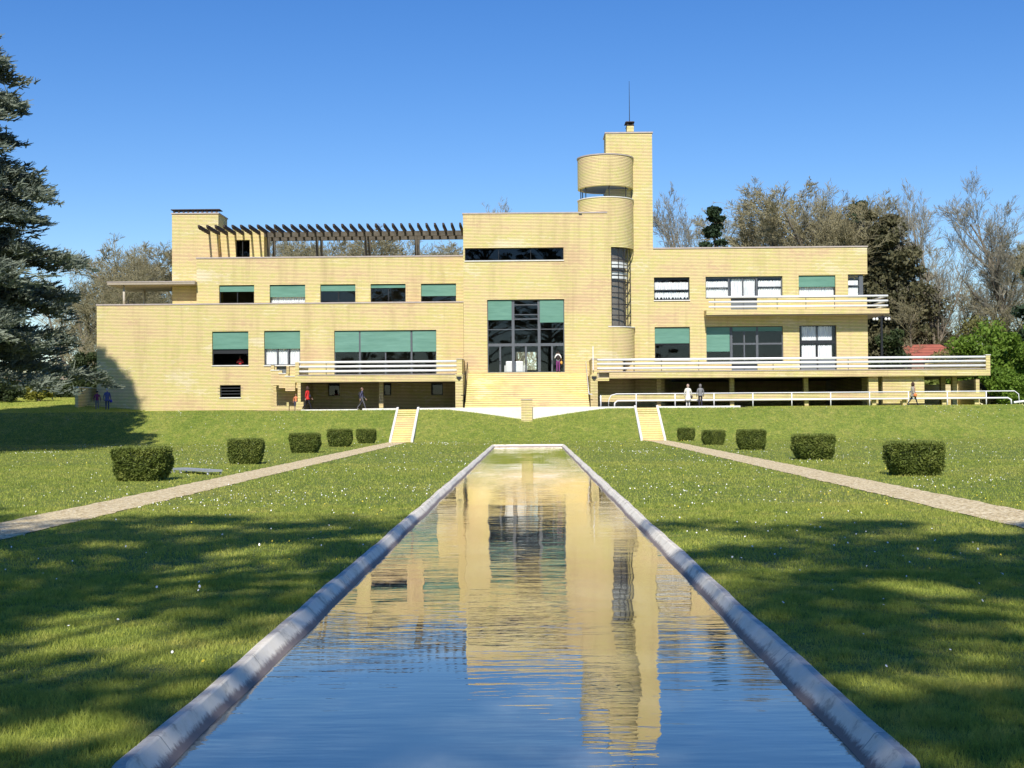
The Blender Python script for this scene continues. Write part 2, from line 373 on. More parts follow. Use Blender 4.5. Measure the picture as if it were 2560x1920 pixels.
# pool kerb (profile swept round the basin) and water
kr = random.Random(3)
prof = [(-.02, -.05), (.0, .008), (.02, .020), (.07, .024), (.085, .016), (.155, -.072), (.205, -.14), (.24, -.45)]
def dens(pts, step=.35):
    out = []
    for i in range(len(pts)):
        a, b_ = Vector(pts[i]), Vector(pts[(i + 1) % len(pts)]); n = max(1, int((b_ - a).length / step))
        for k in range(n): out.append(tuple(a.lerp(b_, k / n)))
    return out
base = dens(pool_path(0)); k_ = MB(); rings = []
nB = len(base)
wob = [0] * nB
ph = [kr.uniform(0, 6.28) for _ in range(6)]
for i, (x, y) in enumerate(base):
    a, b_ = Vector(base[i - 1]), Vector(base[(i + 1) % nB]); t = (b_ - a).normalized(); nrm = Vector((-t.y, t.x))
    s = y + (50 if x > POOL_C else 0)
    w = .009 * math.sin(s * .7 + ph[0]) + .006 * math.sin(s * 1.9 + ph[1]) + .003 * math.sin(s * 5.1 + ph[2])
    w2 = .009 * math.sin(s * .9 + ph[3]) + .006 * math.sin(s * 2.4 + ph[4])
    rings.append([(x + nrm.x * (d + (w if j < 5 else w2)), y + nrm.y * (d + (w if j < 5 else w2)), z + (.002 * math.sin(s * 2.9) if j < 6 else 0)) for j, (d, z) in enumerate(prof)])
m_ = len(prof); vs = [q for r in rings for q in r]
k_.add(vs, [(i * m_ + j, ((i + 1) % nB) * m_ + j, ((i + 1) % nB) * m_ + j + 1, i * m_ + j + 1) for i in range(nB) for j in range(m_ - 1)])
tag(k_.build('pool_kerb', M['kerb']), 'long weathered white concrete kerb framing the reflecting pool', 'kerb')
w_ = MB(); w_.box(POOL_C - POOL_HW + .14, POOL_C + POOL_HW - .14, POOL_N + .14, POOL_F - .14, -.6, -.105)
tag(w_.build('water', M['water']), kind='structure')
for sx, x0, x1 in ((-1, -8.72, -7.5), (1, 7.25, 8.5)):
    p_ = MB(); rr = random.Random(5); L, R_ = [], []
    for y in np.arange(-20, 84.0, .4):
        L.append((x0 + rr.uniform(-.05, .05), y, .012)); R_.append((x1 + rr.uniform(-.05, .05), y, .012))
    n = len(L); p_.add(L + R_, [(i, n + i, n + i + 1, i + 1) for i in range(n - 1)])
    tag(p_.build('path', M['gravel']), kind='structure')
# paved terrace on top of the bank
t_ = MB(); t_.box(PX(620, 88.4), PX(1880, 88.4), 88.34, 99, TZ - .6, TZ + .004)
tag(t_.build('terrace_paving', plain('terrace_setts', (.11, .09, .07), .85, .2)), kind='structure')

# ================================================================== white retaining kerb, fountain chute, slope stairs
def stairs_on_slope(pxb0, pxb1, pxt0, pxt1, label):
    root = empty('garden_staircase', (0, TOE, 0)); tag(root, label, 'staircase', 'brick flights up the grass bank')
    xb0, xb1 = P(pxb0, 1103, TOE)[0], P(pxb1, 1103, TOE)[0]; n = 15
    y0, y1 = TOE - .3, CREST + .05; st = MB()
    for i in range(n):
        za, zb = TZ * i / n, TZ * (i + 1) / n; ya = y0 + (y1 - y0) * i / n; yb = y0 + (y1 - y0) * (i + 1) / n
        x0, x1 = xb0 + .14, xb1 - .14
        st.quad((x0, ya, za), (x1, ya, za), (x1, ya, zb), (x0, ya, zb)); st.quad((x0, ya, zb), (x1, ya, zb), (x1, yb, zb), (x0, yb, zb))
    st.build('steps', M['steps'], root)
    for xa in (xb0, xb1 - .14):
        c = MB()
        c.add([(xa, y0 - .1, -.1), (xa + .14, y0 - .1, -.1), (xa + .14, y1, TZ - .25), (xa, y1, TZ - .25),
               (xa, y0 - .1, .13), (xa + .14, y0 - .1, .13), (xa + .14, y1, TZ + .16), (xa, y1, TZ + .16)],
              [(3,2,1,0),(4,5,6,7),(0,1,5,4),(1,2,6,5),(2,3,7,6),(3,0,4,7)])
        c.build('side_kerb', M['whitestone'], root)
    return xb0, xb1
M['steps'] = brick_mat('step_brick', (1.02, 1.0, .9), .136, .14)
LS = stairs_on_slope(974, 1034, 990, 1044, 'narrow yellow brick staircase up the grass bank left of the pool')
RS = stairs_on_slope(1600, 1664, 1590, 1649, 'narrow yellow brick staircase up the grass bank right of the pool')
wl = MB()
wl.box(PX(905, CREST), LS[0] - .01, CREST, CREST + .25, TZ - .5, TZ + .09); wl.box(PX(752, CREST), PX(893, CREST), CREST, CREST + .25, TZ - .5, TZ + .05)
wl.box(RS[1] + .01, PX(1850, CREST), CREST, CREST + .25, TZ - .5, TZ + .09)
wl.box(LS[1] + .01, RS[0] - .01, CREST, CREST + .25, TZ - 1.1, TZ + .09)
tag(wl.build('retaining_wall', M['whitestone'], bevel=.02), 'low white retaining wall along the top of the grass bank', 'wall')
r = rect((1303, 1000, 1331, 1050), 88.0)
ch = empty('fountain_pier', ((r[0] + r[1]) / 2, 87.9, r[2])); tag(ch, 'small striped brick pier in the middle of the white retaining wall', 'pier')
b = MB(); b.box(r[0], r[1], 87.75, 88.6, r[2] - .4, r[3]); b.build('brick_body', M['brick'], ch)
b = MB(); b.box(r[0] - .02, r[1] + .02, 87.72, 88.63, r[3], r[3] + .05); b.build('coping', M['coping'], ch)

# ================================================================== the villa
V = empty('brick_villa', (0, 98, TZ))
tag(V, 'long modernist yellow brick villa with round stair tower, terraces and green blinds', 'house')
YL, YC, YS, YT = 98.0, 96.0, 99.0, 92.5
FZ = 4.5
def facade(mb, x0, x1, z0, z1, Y, holes, depth=.38):
    X = sorted(set([x0, x1] + [h[0] for h in holes] + [h[1] for h in holes])); Z = sorted(set([z0, z1] + [h[2] for h in holes] + [h[3] for h in holes]))
    X = [x for x in X if x0 <= x <= x1]; Z = [z for z in Z if z0 <= z <= z1]
    for i in range(len(X) - 1):
        for j in range(len(Z) - 1):
            cx, cz = (X[i] + X[i + 1]) / 2, (Z[j] + Z[j + 1]) / 2
            if any(h[0] < cx < h[1] and h[2] < cz < h[3] for h in holes): continue
            mb.quad((X[i], Y, Z[j]), (X[i + 1], Y, Z[j]), (X[i + 1], Y, Z[j + 1]), (X[i], Y, Z[j + 1]))
    for a, b_, c, d in holes:
        e = Y + depth
        mb.quad((a, Y, c), (a, Y, d), (a, e, d), (a, e, c)); mb.quad((b_, Y, d), (b_, Y, c), (b_, e, c), (b_, e, d))
        mb.quad((a, Y, d), (b_, Y, d), (b_, e, d), (a, e, d)); mb.quad((a, Y, c), (a, e, c), (b_, e, c), (b_, Y, c))
def shell(mb, x0, x1, z0, z1, Y, depth, top=True):
    """sides, roof and back of a block whose front is a facade"""
    e = Y + depth
    mb.quad((x0, e, z0), (x0, Y, z0), (x0, Y, z1), (x0, e, z1)); mb.quad((x1, Y, z0), (x1, e, z0), (x1, e, z1), (x1, Y, z1))
    mb.quad((x1, e, z0), (x0, e, z0), (x0, e, z1), (x1, e, z1))
    if top: mb.quad((x0, Y, z1), (x1, Y, z1), (x1, e, z1), (x0, e, z1))
def coping(x0, x1, Y, z, depth, t=.10, ov=.05, mat='coping'):
    c = MB(); c.box(x0 - ov, x1 + ov, Y - ov, Y + .35, z, z + t); c.box(x0 - ov, x0 + .3, Y + .36, Y + depth, z, z + t); c.box(x1 - .3, x1 + ov, Y + .36, Y + depth, z, z + t)
    return c.build('coping', M[mat], V)
def window(box, Y, mull=(), trans=(), blinds=(), curtains=(), sill=True, fr='darkframe', glass='glass', fw=.06, name='window', mw=None, doors=(), head=0):
    x0, x1, z0, z1 = box; f = MB(); yf = Y + .20
    f.box(x0, x0 + fw, yf, yf + .08, z0, z1); f.box(x1 - fw, x1, yf, yf + .08, z0, z1)
    f.box(x0 + fw, x1 - fw, yf, yf + .08, z1 - fw - head, z1); f.box(x0 + fw, x1 - fw, yf, yf + .08, z0, z0 + fw)
    zm = (z0 + z1) / 2
    cuts = []
    for i, m in enumerate(mull):
        px, w = (m if isinstance(m, tuple) else (m, fw)); X = PX(px, Y, 850)
        f.box(X - w / 2, X + w / 2, yf - .02, yf + .1, z0 + fw, z1 - fw - head); cuts.append(X)
    for t in trans:
        z = PZ((t[1] + t[2]) / 2, t[0], Y); w = t[3] if len(t) > 3 else fw * .8; a, b_ = PX(t[1], Y, t[0]), PX(t[2], Y, t[0])
        f.box(max(a, x0 + fw), min(b_, x1 - fw), yf + .005, yf + .075, z - w / 2, z + w / 2)
    fo = f.build(name, M[fr], V)
    p = MB(); p.box(x0 + fw * .5, x1 - fw * .5, yf + .03, yf + .045, z0 + fw * .5, z1 - fw * .5); p.build('pane', M[glass], fo)
    for bl in blinds:
        a, b_ = max(PX(bl[0], Y, bl[2]), x0 + .02), min(PX(bl[1], Y, bl[2]), x1 - .02); zb = PZ((bl[0] + bl[1]) / 2, bl[2], Y)
        c = MB(); yb = yf - .07 if bl[0] > 0 else yf
        c.box(a, b_, yb, yb + .02, zb, z1 - .05); c.box(a, b_, yb - .015, yb + .035, zb - .05, zb - .002)
        c.build('blind', M['blind'], fo)
    for cu in curtains:
        a, b_ = max(PX(cu[0], Y, cu[3]), x0 + .05), min(PX(cu[1], Y, cu[3]), x1 - .05)
        za, zb = PZ((cu[0] + cu[1]) / 2, cu[3], Y), PZ((cu[0] + cu[1]) / 2, cu[2], Y)
        c = MB(); n = max(8, int((b_ - a) / .03)); rr = random.Random(int(cu[0])); yy = yf + .16
        scal = cu[4] if len(cu) > 4 else 0
        bot = [(a + (b_ - a) * i / n, yy + .035 * math.sin(i * 1.15) + rr.uniform(-.006, .006), max(za, za + scal * (.5 + .5 * math.sin(i * .9 + 1.3 * math.sin(i * .23))) )) for i in range(n + 1)]
        tp = [(x, y, zb + rr.uniform(-.05, .02) * (1 if cu[4:] == () else .4)) for x, y, z in bot]
        c.add(bot + tp, [(i, i + 1, n + 2 + i, n + 1 + i) for i in range(n)]); c.build('curtain', M['curtain'], fo, smooth=True)
    for d in doors:
        a, b_, zt, zb = PX(d[0], Y, d[2]), PX(d[1], Y, d[2]), PZ((d[0] + d[1]) / 2, d[2], Y), FZ + .02 if len(d) < 4 else d[3]
        c = MB(); c.box(a, b_, yf - .02, yf + .02, zb, zt); c.build('door_panel', M['door'], fo)
    if sill:
        s = MB(); s.box(x0 - .03, x1 + .03, Y - .07, Y + .19, z0 - .07, z0 - .003); s.build('sill', M['whitestone'], fo)
    return fo
R = rect
zL = PZ(700, 760, YL); xL0, xL1 = PX(242, YL, 900), PX(1159, YL, 850)
# ---- left wing, lower storeys
wl1 = R((530.4, 828.3, 621, 913), YL); wl2 = R((660.3, 826.7, 750.5, 912.7), YL); wl3 = R((835.7, 825.3, 1090.9, 936), YL); wl3 = (wl3[0], wl3[1], FZ, wl3[3])
lo = R((549.7, 962.5, 602, 993.3), YL); u1 = R((820, 958.9, 849, 989.6), YL); u2 = R((958.8, 958, 978.3, 988.6), YL); u3 = R((1077.6, 957.5, 1107.3, 987.5), YL)
dr2 = (PX(691, YL), PX(716, YL), FZ, wl2[2])
w = MB(); facade(w, xL0, xL1, TZ - .5, zL, YL, [wl1, wl2, wl3, lo, u1, u2, u3, dr2])
shell(w, xL0, xL1, TZ - .5, zL, YL, 13, top=False)
w.quad((xL0, YL, zL), (xL1, YL, zL), (xL1, YL + 13, zL), (xL0, YL + 13, zL))
w.build('lower_wall', M['brick'], V)
coping(xL0, xL1, YL, zL, 13, .09)
window(wl1, YL, blinds=[(530, 621, 871)], trans=[(879, 531, 620, .28)], fr='darkframe', name='window')
window(wl2, YL, mull=[(692, .09), (720, .09)], blinds=[(661, 750, 870)], curtains=[(664, 690, 868, 911), (695, 717, 868, 911), (724, 750, 868, 911)], fr='frame', sill=True)
window(wl3, YL, mull=[(898.6, .13), (963, .09), (1028, .13)], trans=[(903, 836, 1090, .06)], blinds=[(836, 897, 878), (901, 1026, 877.5), (1031, 1090, 877)], fr='frame', sill=False)
d_ = MB(); d_.box(dr2[0], dr2[1], YL + .2, YL + .26, dr2[2], dr2[3] - .07); d_.build('door', M['door'], V)
wo = window(lo, YL, fr='darkframe', glass='darkglass')
bb = MB()
for i in range(3):
    z = lo[2] + (lo[3] - lo[2]) * (.27 + .24 * i); bb.tube([(lo[0] - .15, YL - .02, z), (lo[1] + .15, YL - .02, z)], .014, 6)
bb.build('security_bar', M['frame'], wo)
for q in (u1, u2, u3): window(q, YL, mull=[], fr='darkframe', glass='darkglass', sill=False)
# ---- left wing, upper storey set back behind the ledge
up = [R(q, YS) for q in ((547.9, 712.5, 635.3, 762), (674.3, 711.4, 763, 761), (800.8, 710.7, 888.5, 760), (926.6, 709.6, 1014, 759), (1052.4, 709, 1140.2, 758))]
x0, x1 = PX(491.5, YS, 700), xL1 + .02; zU = PZ(800, 644, YS)
w = MB(); facade(w, x0, x1, zL + .0, zU, YS, up); shell(w, x0, x1, zL, zU, YS, 9); w.build('upper_wall', M['brick'], V); coping(x0, x1, YS, zU, 9, .09)
cuts = [(592.7, 727.2), (None, 740.4), (845.5, 725.7), (971.3, 717.7), (None, 738)]
for i, (q, (mu, bl)) in enumerate(zip(up, cuts)):
    pxs = [(548, 635), (675, 763), (801, 888), (927, 1014), (1052, 1140)][i]
    window(q, YS, mull=[(mu, .06)] if mu else [], blinds=[(pxs[0], pxs[1], bl)], curtains=[(677, 762, 738, 760)] if i == 1 else (), sill=False)
# ---- service block with chimney grating, left
YB = 101.5
x0, x1 = PX(430, YB, 640), PX(546, YB, 600); zt = PZ(488, 535, YB)
w = MB(); w.box(x0, x1, YB, YB + 3, zL - .2, zt); w.build('chimney_block', M['brick'], V)
cp = MB(); cp.box(x0 - .06, x1 + .06, YB - .06, YB + 3.06, zt, zt + .09); cp.build('coping', M['coping'], V)
gr = MB(); zt2 = PZ(488, 523, YB); n = 10
for i in range(n):
    xx = x0 + .15 + (x1 - x0 - .3) * i / (n - 1); gr.box(xx - .07, xx + .055, YB + .05, YB + .2, zt + .09, zt2 - .06)
gr.box(x0 - .08, x1 + .1, YB - .05, YB + 1.0, zt2 - .06, zt2); gr.build('chimney_grating', M['darkwood'], V)
# wall behind the pergola with its dark window
YW = 102.0; x0, x1 = PX(546, YW, 600), PX(660, YW, 600); wz = PZ(600, 574, YW); hw = R((589.5, 599.6, 624.5, 650), YW)
w = MB(); facade(w, x0, x1, zU - .6, wz, YW, [hw]); shell(w, x0, x1, zU - .6, wz, YW, 1.2); w.build('roof_terrace_wall', M['brick'], V)
window(hw, YW, fr='darkframe', glass='darkglass', sill=False, mull=[(606, .05)])
# canopy over the left roof terrace
cn = MB(); cy0, cy1 = 98.3, 104.0; cz = PZ(400, 711, cy0); ca, cb_ = PX(268, cy0, 708), PX(492, 98.9, 708)
cn.box(ca, cb_, cy0, cy1, cz, cz + .17); cn.build('canopy_slab', M['soffit'], V)
cc = MB(); cc.box(ca - .03, cb_ + .0, cy0 - .03, cy1 + .03, cz + .171, cz + .23); cc.build('coping', M['coping'], V)
for px, yy in ((310, 98.9), (361, 102.8)):
    c = MB(); c.tube([(PX(px, yy, 740), yy, zL), (PX(px, yy, 740), yy, cz)], .085, 12); c.build('canopy_column', M['concrete'], V, smooth=True)
w = MB(); w.box(PX(431, 99.6, 740), PX(492, 99.6, 740) + .3, 99.6, 103, zL - .1, cz); w.build('porch_wall', M['brick'], V)
# pergola
pz = None
rafA, rafB = 98.2, 104.6
for i in range(32):
    px = 494.5 + (1148 - 494.5) * i / 31; x = PX(px + 2, rafA, 566); z1 = PZ(px, 562.5 - 3.5 * i / 31, rafA); z0 = z1 - .27
    if pz is None: pz = z1
    b = MB(); z1 = pz; z0 = pz - .27
    b.add([(x - .07, rafA, z0 + .12), (x + .07, rafA, z0 + .12), (x + .07, rafA, z1), (x - .07, rafA, z1),
           (x - .07, rafA + .35, z0), (x + .07, rafA + .35, z0), (x + .07, rafB, z0), (x - .07, rafB, z0), (x + .07, rafB, z1), (x - .07, rafB, z1)],
          [(0, 1, 2, 3), (0, 4, 5, 1), (4, 7, 6, 5), (7, 9, 8, 6), (3, 2, 8, 9), (1, 5, 6, 8, 2), (0, 3, 9, 7, 4)])
    b.build('pergola_rafter', M['darkwood'], V)
for yy in (101.45, 103.7):
    b = MB(); xa = PX(661, yy, 590); xb = PX(1157, 101.4, 590); b.box(xa, xb, yy, yy + .2, pz - .5, pz - .13); b.build('pergola_beam', M['pergola'], V)
for px in (671.5, 792.5, 915, 1040):
    x = PX(px, 101.55, 620)
    for yy in (101.47, 103.72):
        b = MB(); b.box(x - .1, x + .1, yy, yy + .17, zU - .3, pz - .505); b.build('pergola_post', M['pergola'], V)
# ---- central block
xC0, xC1 = PX(1158.5, YC, 700), PX(1515, 98.0, 650); zC = PZ(1330, 534, YC)
lw_ = R((1162, 619.6, 1408.9, 650.6), YC); bw = R((1218.4, 748.3, 1411.3, 932), YC); bw = (bw[0], bw[1], FZ + .1, bw[3]); FZC = FZ + .1
w = MB(); facade(w, xC0, xC1, TZ - .5, zC, YC, [lw_, bw], .45); 
w.quad((xC0, YC + 14, TZ - .5), (xC0, YC, TZ - .5), (xC0, YC, zC), (xC0, YC + 14, zC)); w.quad((xC0, YC, zC), (xC1, YC, zC), (xC1, YC + 14, zC), (xC0, YC + 14, zC))
w.quad((xC1, YC + 3.9, zL), (xC1, YC + 14, zL), (xC1, YC + 14, zC), (xC1, YC + 3.9, zC))
# rear wall of the hall with a garden window
gx0, gx1, gz0, gz1 = PX(1290, 109.9, 910), PX(1341, 109.9, 910), PZ(1315, 925, 109.9), PZ(1315, 880, 109.9)
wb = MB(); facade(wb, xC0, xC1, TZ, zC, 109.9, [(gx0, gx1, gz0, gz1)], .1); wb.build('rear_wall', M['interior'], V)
w.build('central_wall', M['brick'], V)
c = MB(); c.box(xC0 - .05, xC1, YC - .05, YC + .35, zC, zC + .09); c.box(xC0 - .05, xC0 + .3, YC + .36, YC + 14, zC, zC + .09); c.build('coping', M['coping'], V)
v_ = R((1447, 534.5, 1455, 536.5), YC - .01); b = MB(); b.box(v_[0], v_[1], YC - .012, YC + .01, v_[2] - .03, v_[3]); b.build('vent', M['darkframe'], V)
window(lw_, YC, mull=[(1248, .03), (1328.4, .03)], fr='darkframe', glass='darkglass', sill=True, fw=.05)
window(bw, YC, mull=[(1282.8, .2), (1348, .2)], fr='frame', glass='glass', sill=False, fw=.07,
       trans=[(822.8, 1219, 1411, .05), (861.5, 1219, 1411, .2), (786, 1286, 1345, .05), (797, 1286, 1345, .07), (761.5, 1286, 1345, .06)],
       blinds=[(1220, 1279, 798), (1350, 1409, 804)])
for px in (1250.5, 1315, 1380.5):
    bo = MB(); X = PX(px, YC, 900); bo.box(X - .06, X + .06, YC + .19, YC + .29, FZC + .05, PZ(1315, 865.5, YC)); do = bo.build('door_stile', M['frame'], V)
    for z in (902, 907): hd = MB(); zz = PZ(1315, z, YC); hd.box(X - .06, X + .03, YC + .12, YC + .189, zz - .02, zz + .02); hd.build('door_handle', M['darkframe'], do)
# ---- round stair tower
CX, CY, CR = PX(1515, 98.0, 650), 98.0, 2.0
zd_top, zd_b = PZ(1515, 386, 96), PZ(1515, 463, 96); zg0 = PZ(1515, 490.5, 96); zw1 = PZ(1530, 617, 96); zw0 = PZ(1530, 815, 96); zlow = PZ(1560, 896, 96)
w = MB(); w.arc(CX, CY, CR, 0, 360, zd_b, zd_top, 72, .3); w.disc(CX, CY, CR - .1, zd_top - .3); w.build('upper_drum', M['brick'], V)
c = MB(); c.arc(CX, CY, CR + .05, 0, 360, zd_top, zd_top + .08, 72, .4); c.build('drum_coping', M['coping'], V)
w = MB(); w.arc(CX, CY, CR, 0, 360, zC - .3, zg0 - .06, 72, .3); w.disc(CX, CY, CR - .2, zg0 - .2); w.build('lower_drum', M['brick'], V); w = MB(); w.disc(CX, CY, CR - .29, zd_b + .03, up=False); w.build('lantern_ceiling', plain('grey_ceiling', (.22, .23, .25), .8), V)
c = MB(); c.arc(CX, CY, CR + .04, 0, 360, zg0 - .06, zg0, 72, .4); c.build('drum_coping', M['whitestone'], V)
gl = MB(); gl.arc(CX, CY, CR - .16, -180, 180, zg0, zd_b, 60, .015); go = gl.build('lantern_glazing', M['glass'], V)
for a in (-75, -52, 5, 48, 84, 120, 180, -120):
    fm = MB(); X, Yy = CX + (CR - .14) * math.sin(rad(a)), CY - (CR - .14) * math.cos(rad(a)); fm.tube([(X, Yy, zg0), (X, Yy, zd_b)], .035, 6); fm.build('mullion', M['darkframe'], go)
cr = MB(); cr.box(CX + .25, CX + 1.2, CY + .3, CY + 1.5, zg0 - .15, zd_b); cr.build('lantern_core', M['whitestone'], V)
# solid quarter from front to the right, then the recessed curved window
w = MB(); w.arc(CX, CY, CR, 0, 92, zw1, zC - .3, 30, .6); w.arc(CX, CY, CR, 0, 92, zlow, zw0 - .06, 30, .6)
w.arc(CX, CY, CR, 0, 7, zw0 - .06, zw1, 3, .45)
w.arc(CX, CY, CR, 0, 31, TZ - .5, zlow, 10, .6); w.arc(CX, CY, CR, 66, 92, TZ - .5, zlow, 10, .6); w.arc(CX, CY, CR, 31, 66, TZ - .5, FZ, 10, .6)
w.disc(CX, CY, CR - .3, zw0 - .1); w.disc(CX, CY, CR - .3, zw1 + .05, up=False); w.build('stair_drum', M['brick'], V)
# curved corbel under the drum, right
cv = MB(); ri = []
for k in range(9):
    t = k / 8; z = zw1 - t * 1.25; rr_ = CR - .03 - .48 * (t ** 2.2)
    ri.append([(CX + rr_ * math.sin(rad(a)), CY - rr_ * math.cos(rad(a)), z) for a in np.linspace(84 - 8 * (1 - t), 96, 8)] + [(CX + (CR - .6) * math.sin(rad(a)), CY - (CR - .6) * math.cos(rad(a)), z) for a in (96, 84)])
cv.loft(ri); cv.build('corbel', M['brick'], V, smooth=False)
c = MB(); c.arc(CX, CY, CR + .05, 0, 92, zw0 - .06, zw0, 30, .4); c.build('sill', M['whitestone'], V)
gl = MB(); gl.arc(CX, CY, CR - .27, 7, 100, zw0, zw1, 30, .012); go = gl.build('stair_window', M['glass'], V)
fm = MB(); RG = CR - .25
for py in (646.7, 676, 703.4, 731.4, 759.8, 787.5):
    z = PZ(1540, py, 96.2); fm.arc(CX, CY, RG + .03, 7, 100, z - .035, z + .035, 24, .06)
for a in (9, 27, 43, 57, 80):
    X, Yy = CX + RG * math.sin(rad(a)), CY - RG * math.cos(rad(a)); fm.tube([(X, Yy, zw0), (X, Yy, zw1)], .032, 6)
for z in (zw0 + .03, zw1 - .03): fm.arc(CX, CY, RG + .03, 7, 100, z - .03, z + .03, 24, .06)
fm.build('glazing_bar', M['darkframe'], go)
for py in (656, 664.5, 682, 692):
    bl = MB(); z = PZ(1540, py, 96.2); bl.arc(CX, CY, RG - .12, 9, 72, z - .085, z + .085, 16, .015); bl.build('louvre_blind', M['white'], go)
b = MB(); b.arc(CX, CY, 1.42, 0, 120, zw0 - .3, zw1 + .1, 16, .05); b.build('stair_lining', plain('stair_plaster', (.17, .145, .12), .8), V)
# ---- rectangular stack
xT0, xT1 = PX(1515, 97.98, 450), PX(1631, 97.98, 450); zT = PZ(1573, 333.5, 97.98)
w = MB(); w.box(xT0, xT1, 97.975, 100.2, TZ - .5, zT); w.build('tall_stack', M['brick'], V)
cp = MB(); cp.box(xT0 - .06, xT1 + .06, 97.91, 100.26, zT, zT + .1); cp.build('coping', M['coping'], V)
pt = MB(); a, b_, c_, d__ = R((1567.5, 314, 1584.5, 334), 98.6); pt.box(a, b_, 98.6, 99.7, zT + .1, d__); po = pt.build('chimney_pot', M['pot'] if 'pot' in M else M['brick'], V)
pt = MB(); pt.box(a - .03, b_ + .03, 98.57, 99.73, d__, d__ + .05)
a2, b2, c2, d2 = R((1565, 303.5, 1584.5, 314), 98.6)
for X in (a + .02, b_ - .12):
    for y_ in (98.65, 99.55): pt.box(X, X + .1, y_, y_ + .1, d__ + .05, d2 - .06)
pt.add([(a2 - .06, 98.5, d2 - .06), (b_ + .06, 98.5, d2 - .06), (b_ + .06, 99.8, d2 - .06), (a2 - .06, 99.8, d2 - .06), (a2, 98.55, d2), (b_, 98.55, d2), (b_, 99.75, d2), (a2, 99.75, d2)], [(3,2,1,0),(4,5,6,7),(0,1,5,4),(1,2,6,5),(2,3,7,6),(3,0,4,7)])
pt.build('cowl', M['darkwood'], po)
an = MB(); ax = PX(1574, 99, 300); an.tube([(ax, 99.1, d2), (ax, 99.1, PZ(1574, 203, 99.1))], [.03, .014], 6); an.build('antenna', M['darkframe'], V)
# ---- right wing
zR = PZ(1900, 620, YL); xR0 = xT1 + .001; xR1 = PX(2170, YL, 880); xR2 = PX(2120, YL, 712)
ra = R((1633, 693, 1724, 750), YL); ra = (max(ra[0], xR0 + .04), *ra[1:]); rb = R((1764, 690.5, 1956.4, 745.5), YL); rc = R((1996.8, 688, 2088.7, 744), YL)
re = R((1634.6, 817.6, 1725, 900), YL); re = (max(re[0], xR0 + .06), *re[1:]); rf = R((1766, 816, 1958, 905), YL); rg = R((1999, 813, 2091.7, 930), YL); rg = (rg[0], rg[1], FZ, rg[3])
zd0, zd1 = PZ(2140, 744, YL), PZ(2140, 686, YL)
fd = (PX(1829, YL), PX(1893.8, YL), FZ, rf[2]); bd = (PX(1827, YL, 760), PX(1893, YL, 760), PZ(1860, 775, YL), rb[2])
ru = R((1553, 951, 1580, 982), YL)
w = MB(); facade(w, xR0, xR1, TZ - .5, zd0, YL, [re, rf, rg, fd, bd, ra and (ra[0], ra[1], ra[2], ra[3])][:5])
facade(w, xR0, xR2, zd0, zR, YL, [ra, rb, rc][0:3]) if ra[2] > zd0 else None
w.v.clear(); w.f.clear()
uh = (PX(1662, YL, 980), xR1 - .45, TZ - .02, PZ(1900, 942, YL)); uh1 = (uh[0], xR2 + .001, uh[2], uh[3]); facade(w, xR0, xR2, TZ - .5, zR, YL, [re, rf, rg, fd, bd, ra, rb, rc, uh1]); facade(w, xR2, xR1, TZ - .5, zd0, YL, [(xR2 - .001, uh[1], uh[2], uh[3])]); facade(w, xR2, PX(2168, YL, 650), zd1, zR, YL, [])
xe = PX(2168, YL, 650)
w.quad((xR1, YL, TZ - .5), (xR1, YL + 14, TZ - .5), (xR1, YL + 14, zd0), (xR1, YL, zd0)); w.quad((xe, YL, zd1), (xe, YL + 14, zd1), (xe, YL + 14, zR), (xe, YL, zR))
w.quad((xe, YL + 14, TZ), (xR0, YL + 14, TZ), (xR0, YL + 14, zR), (xe, YL + 14, zR)); w.quad((xR0, YL, zR), (xe, YL, zR), (xe, YL + 14, zR), (xR0, YL + 14, zR))
w.quad((xR2, YL, zd1), (xR2, YL + 14, zd1), (xe, YL + 14, zd1), (xe, YL, zd1)); w.quad((xR2, YL, zd0), (xR1, YL, zd0), (xR1, YL + 14, zd0), (xR2, YL + 14, zd0))
w.quad((xe - .3, YL + 3, zd0), (xe - .3, YL + 14, zd0), (xe - .3, YL + 14, zd1), (xe - .3, YL + 3, zd1))
w.quad((xR2, YL, zd0), (xR2, YL + .4, zd0), (xR2, YL + .4, zd1), (xR2, YL, zd1))
w.build('right_wall', M['brick'], V)
c = MB(); c.box(xR0, xe + .05, YL - .05, YL + .35, zR, zR + .09); c.box(xe - .3, xe + .05, YL + .36, YL + 14, zR, zR + .09); c.build('coping', M['coping'], V)
window(ra, YL, trans=[(725.5, 1634, 1724, .06)], curtains=[(1635, 1723, 704, 723), (1635, 1723, 729, 747, .16)], fr='darkframe', head=.12)
window(rb, YL, mull=[(1824.5, .12), (1859, .07), (1893.8, .12)], trans=[(718.5, 1764, 1823, .05), (716.5, 1895, 1956, .05)], sill=False,
       curtains=[(1766, 1822, 702, 717), (1766, 1822, 720, 743), (1829, 1857, 696, 740), (1861, 1889, 696, 740), (1897, 1955, 700, 715), (1897, 1955, 719, 742)], fr='frame', head=.1, glass='glass')
window(rc, YL, blinds=[(1997, 2089, 715)], curtains=[(1998, 2088, 716, 743)], sill=False)
for q in (bd, fd):
    d_ = MB(); d_.box(q[0], (q[0] + q[1]) / 2 - .015, YL + .2, YL + .26, q[2], q[3] - .002); d_.box((q[0] + q[1]) / 2 + .015, q[1], YL + .2, YL + .26, q[2], q[3] - .002); d_.build('door', M['door'], V)
window(re, YL, blinds=[(1635, 1725, 856.5)], trans=[(860, 1635, 1725, .14)], fr='darkframe')
window(rf, YL, mull=[(1829, .17), (1861.5, .1), (1893.8, .17)], trans=[(859, 1831, 1957, .13)], blinds=[(1766, 1825, 877), (1832, 1891, 826), (1896, 1957, 826)], fr='frame', sill=True)
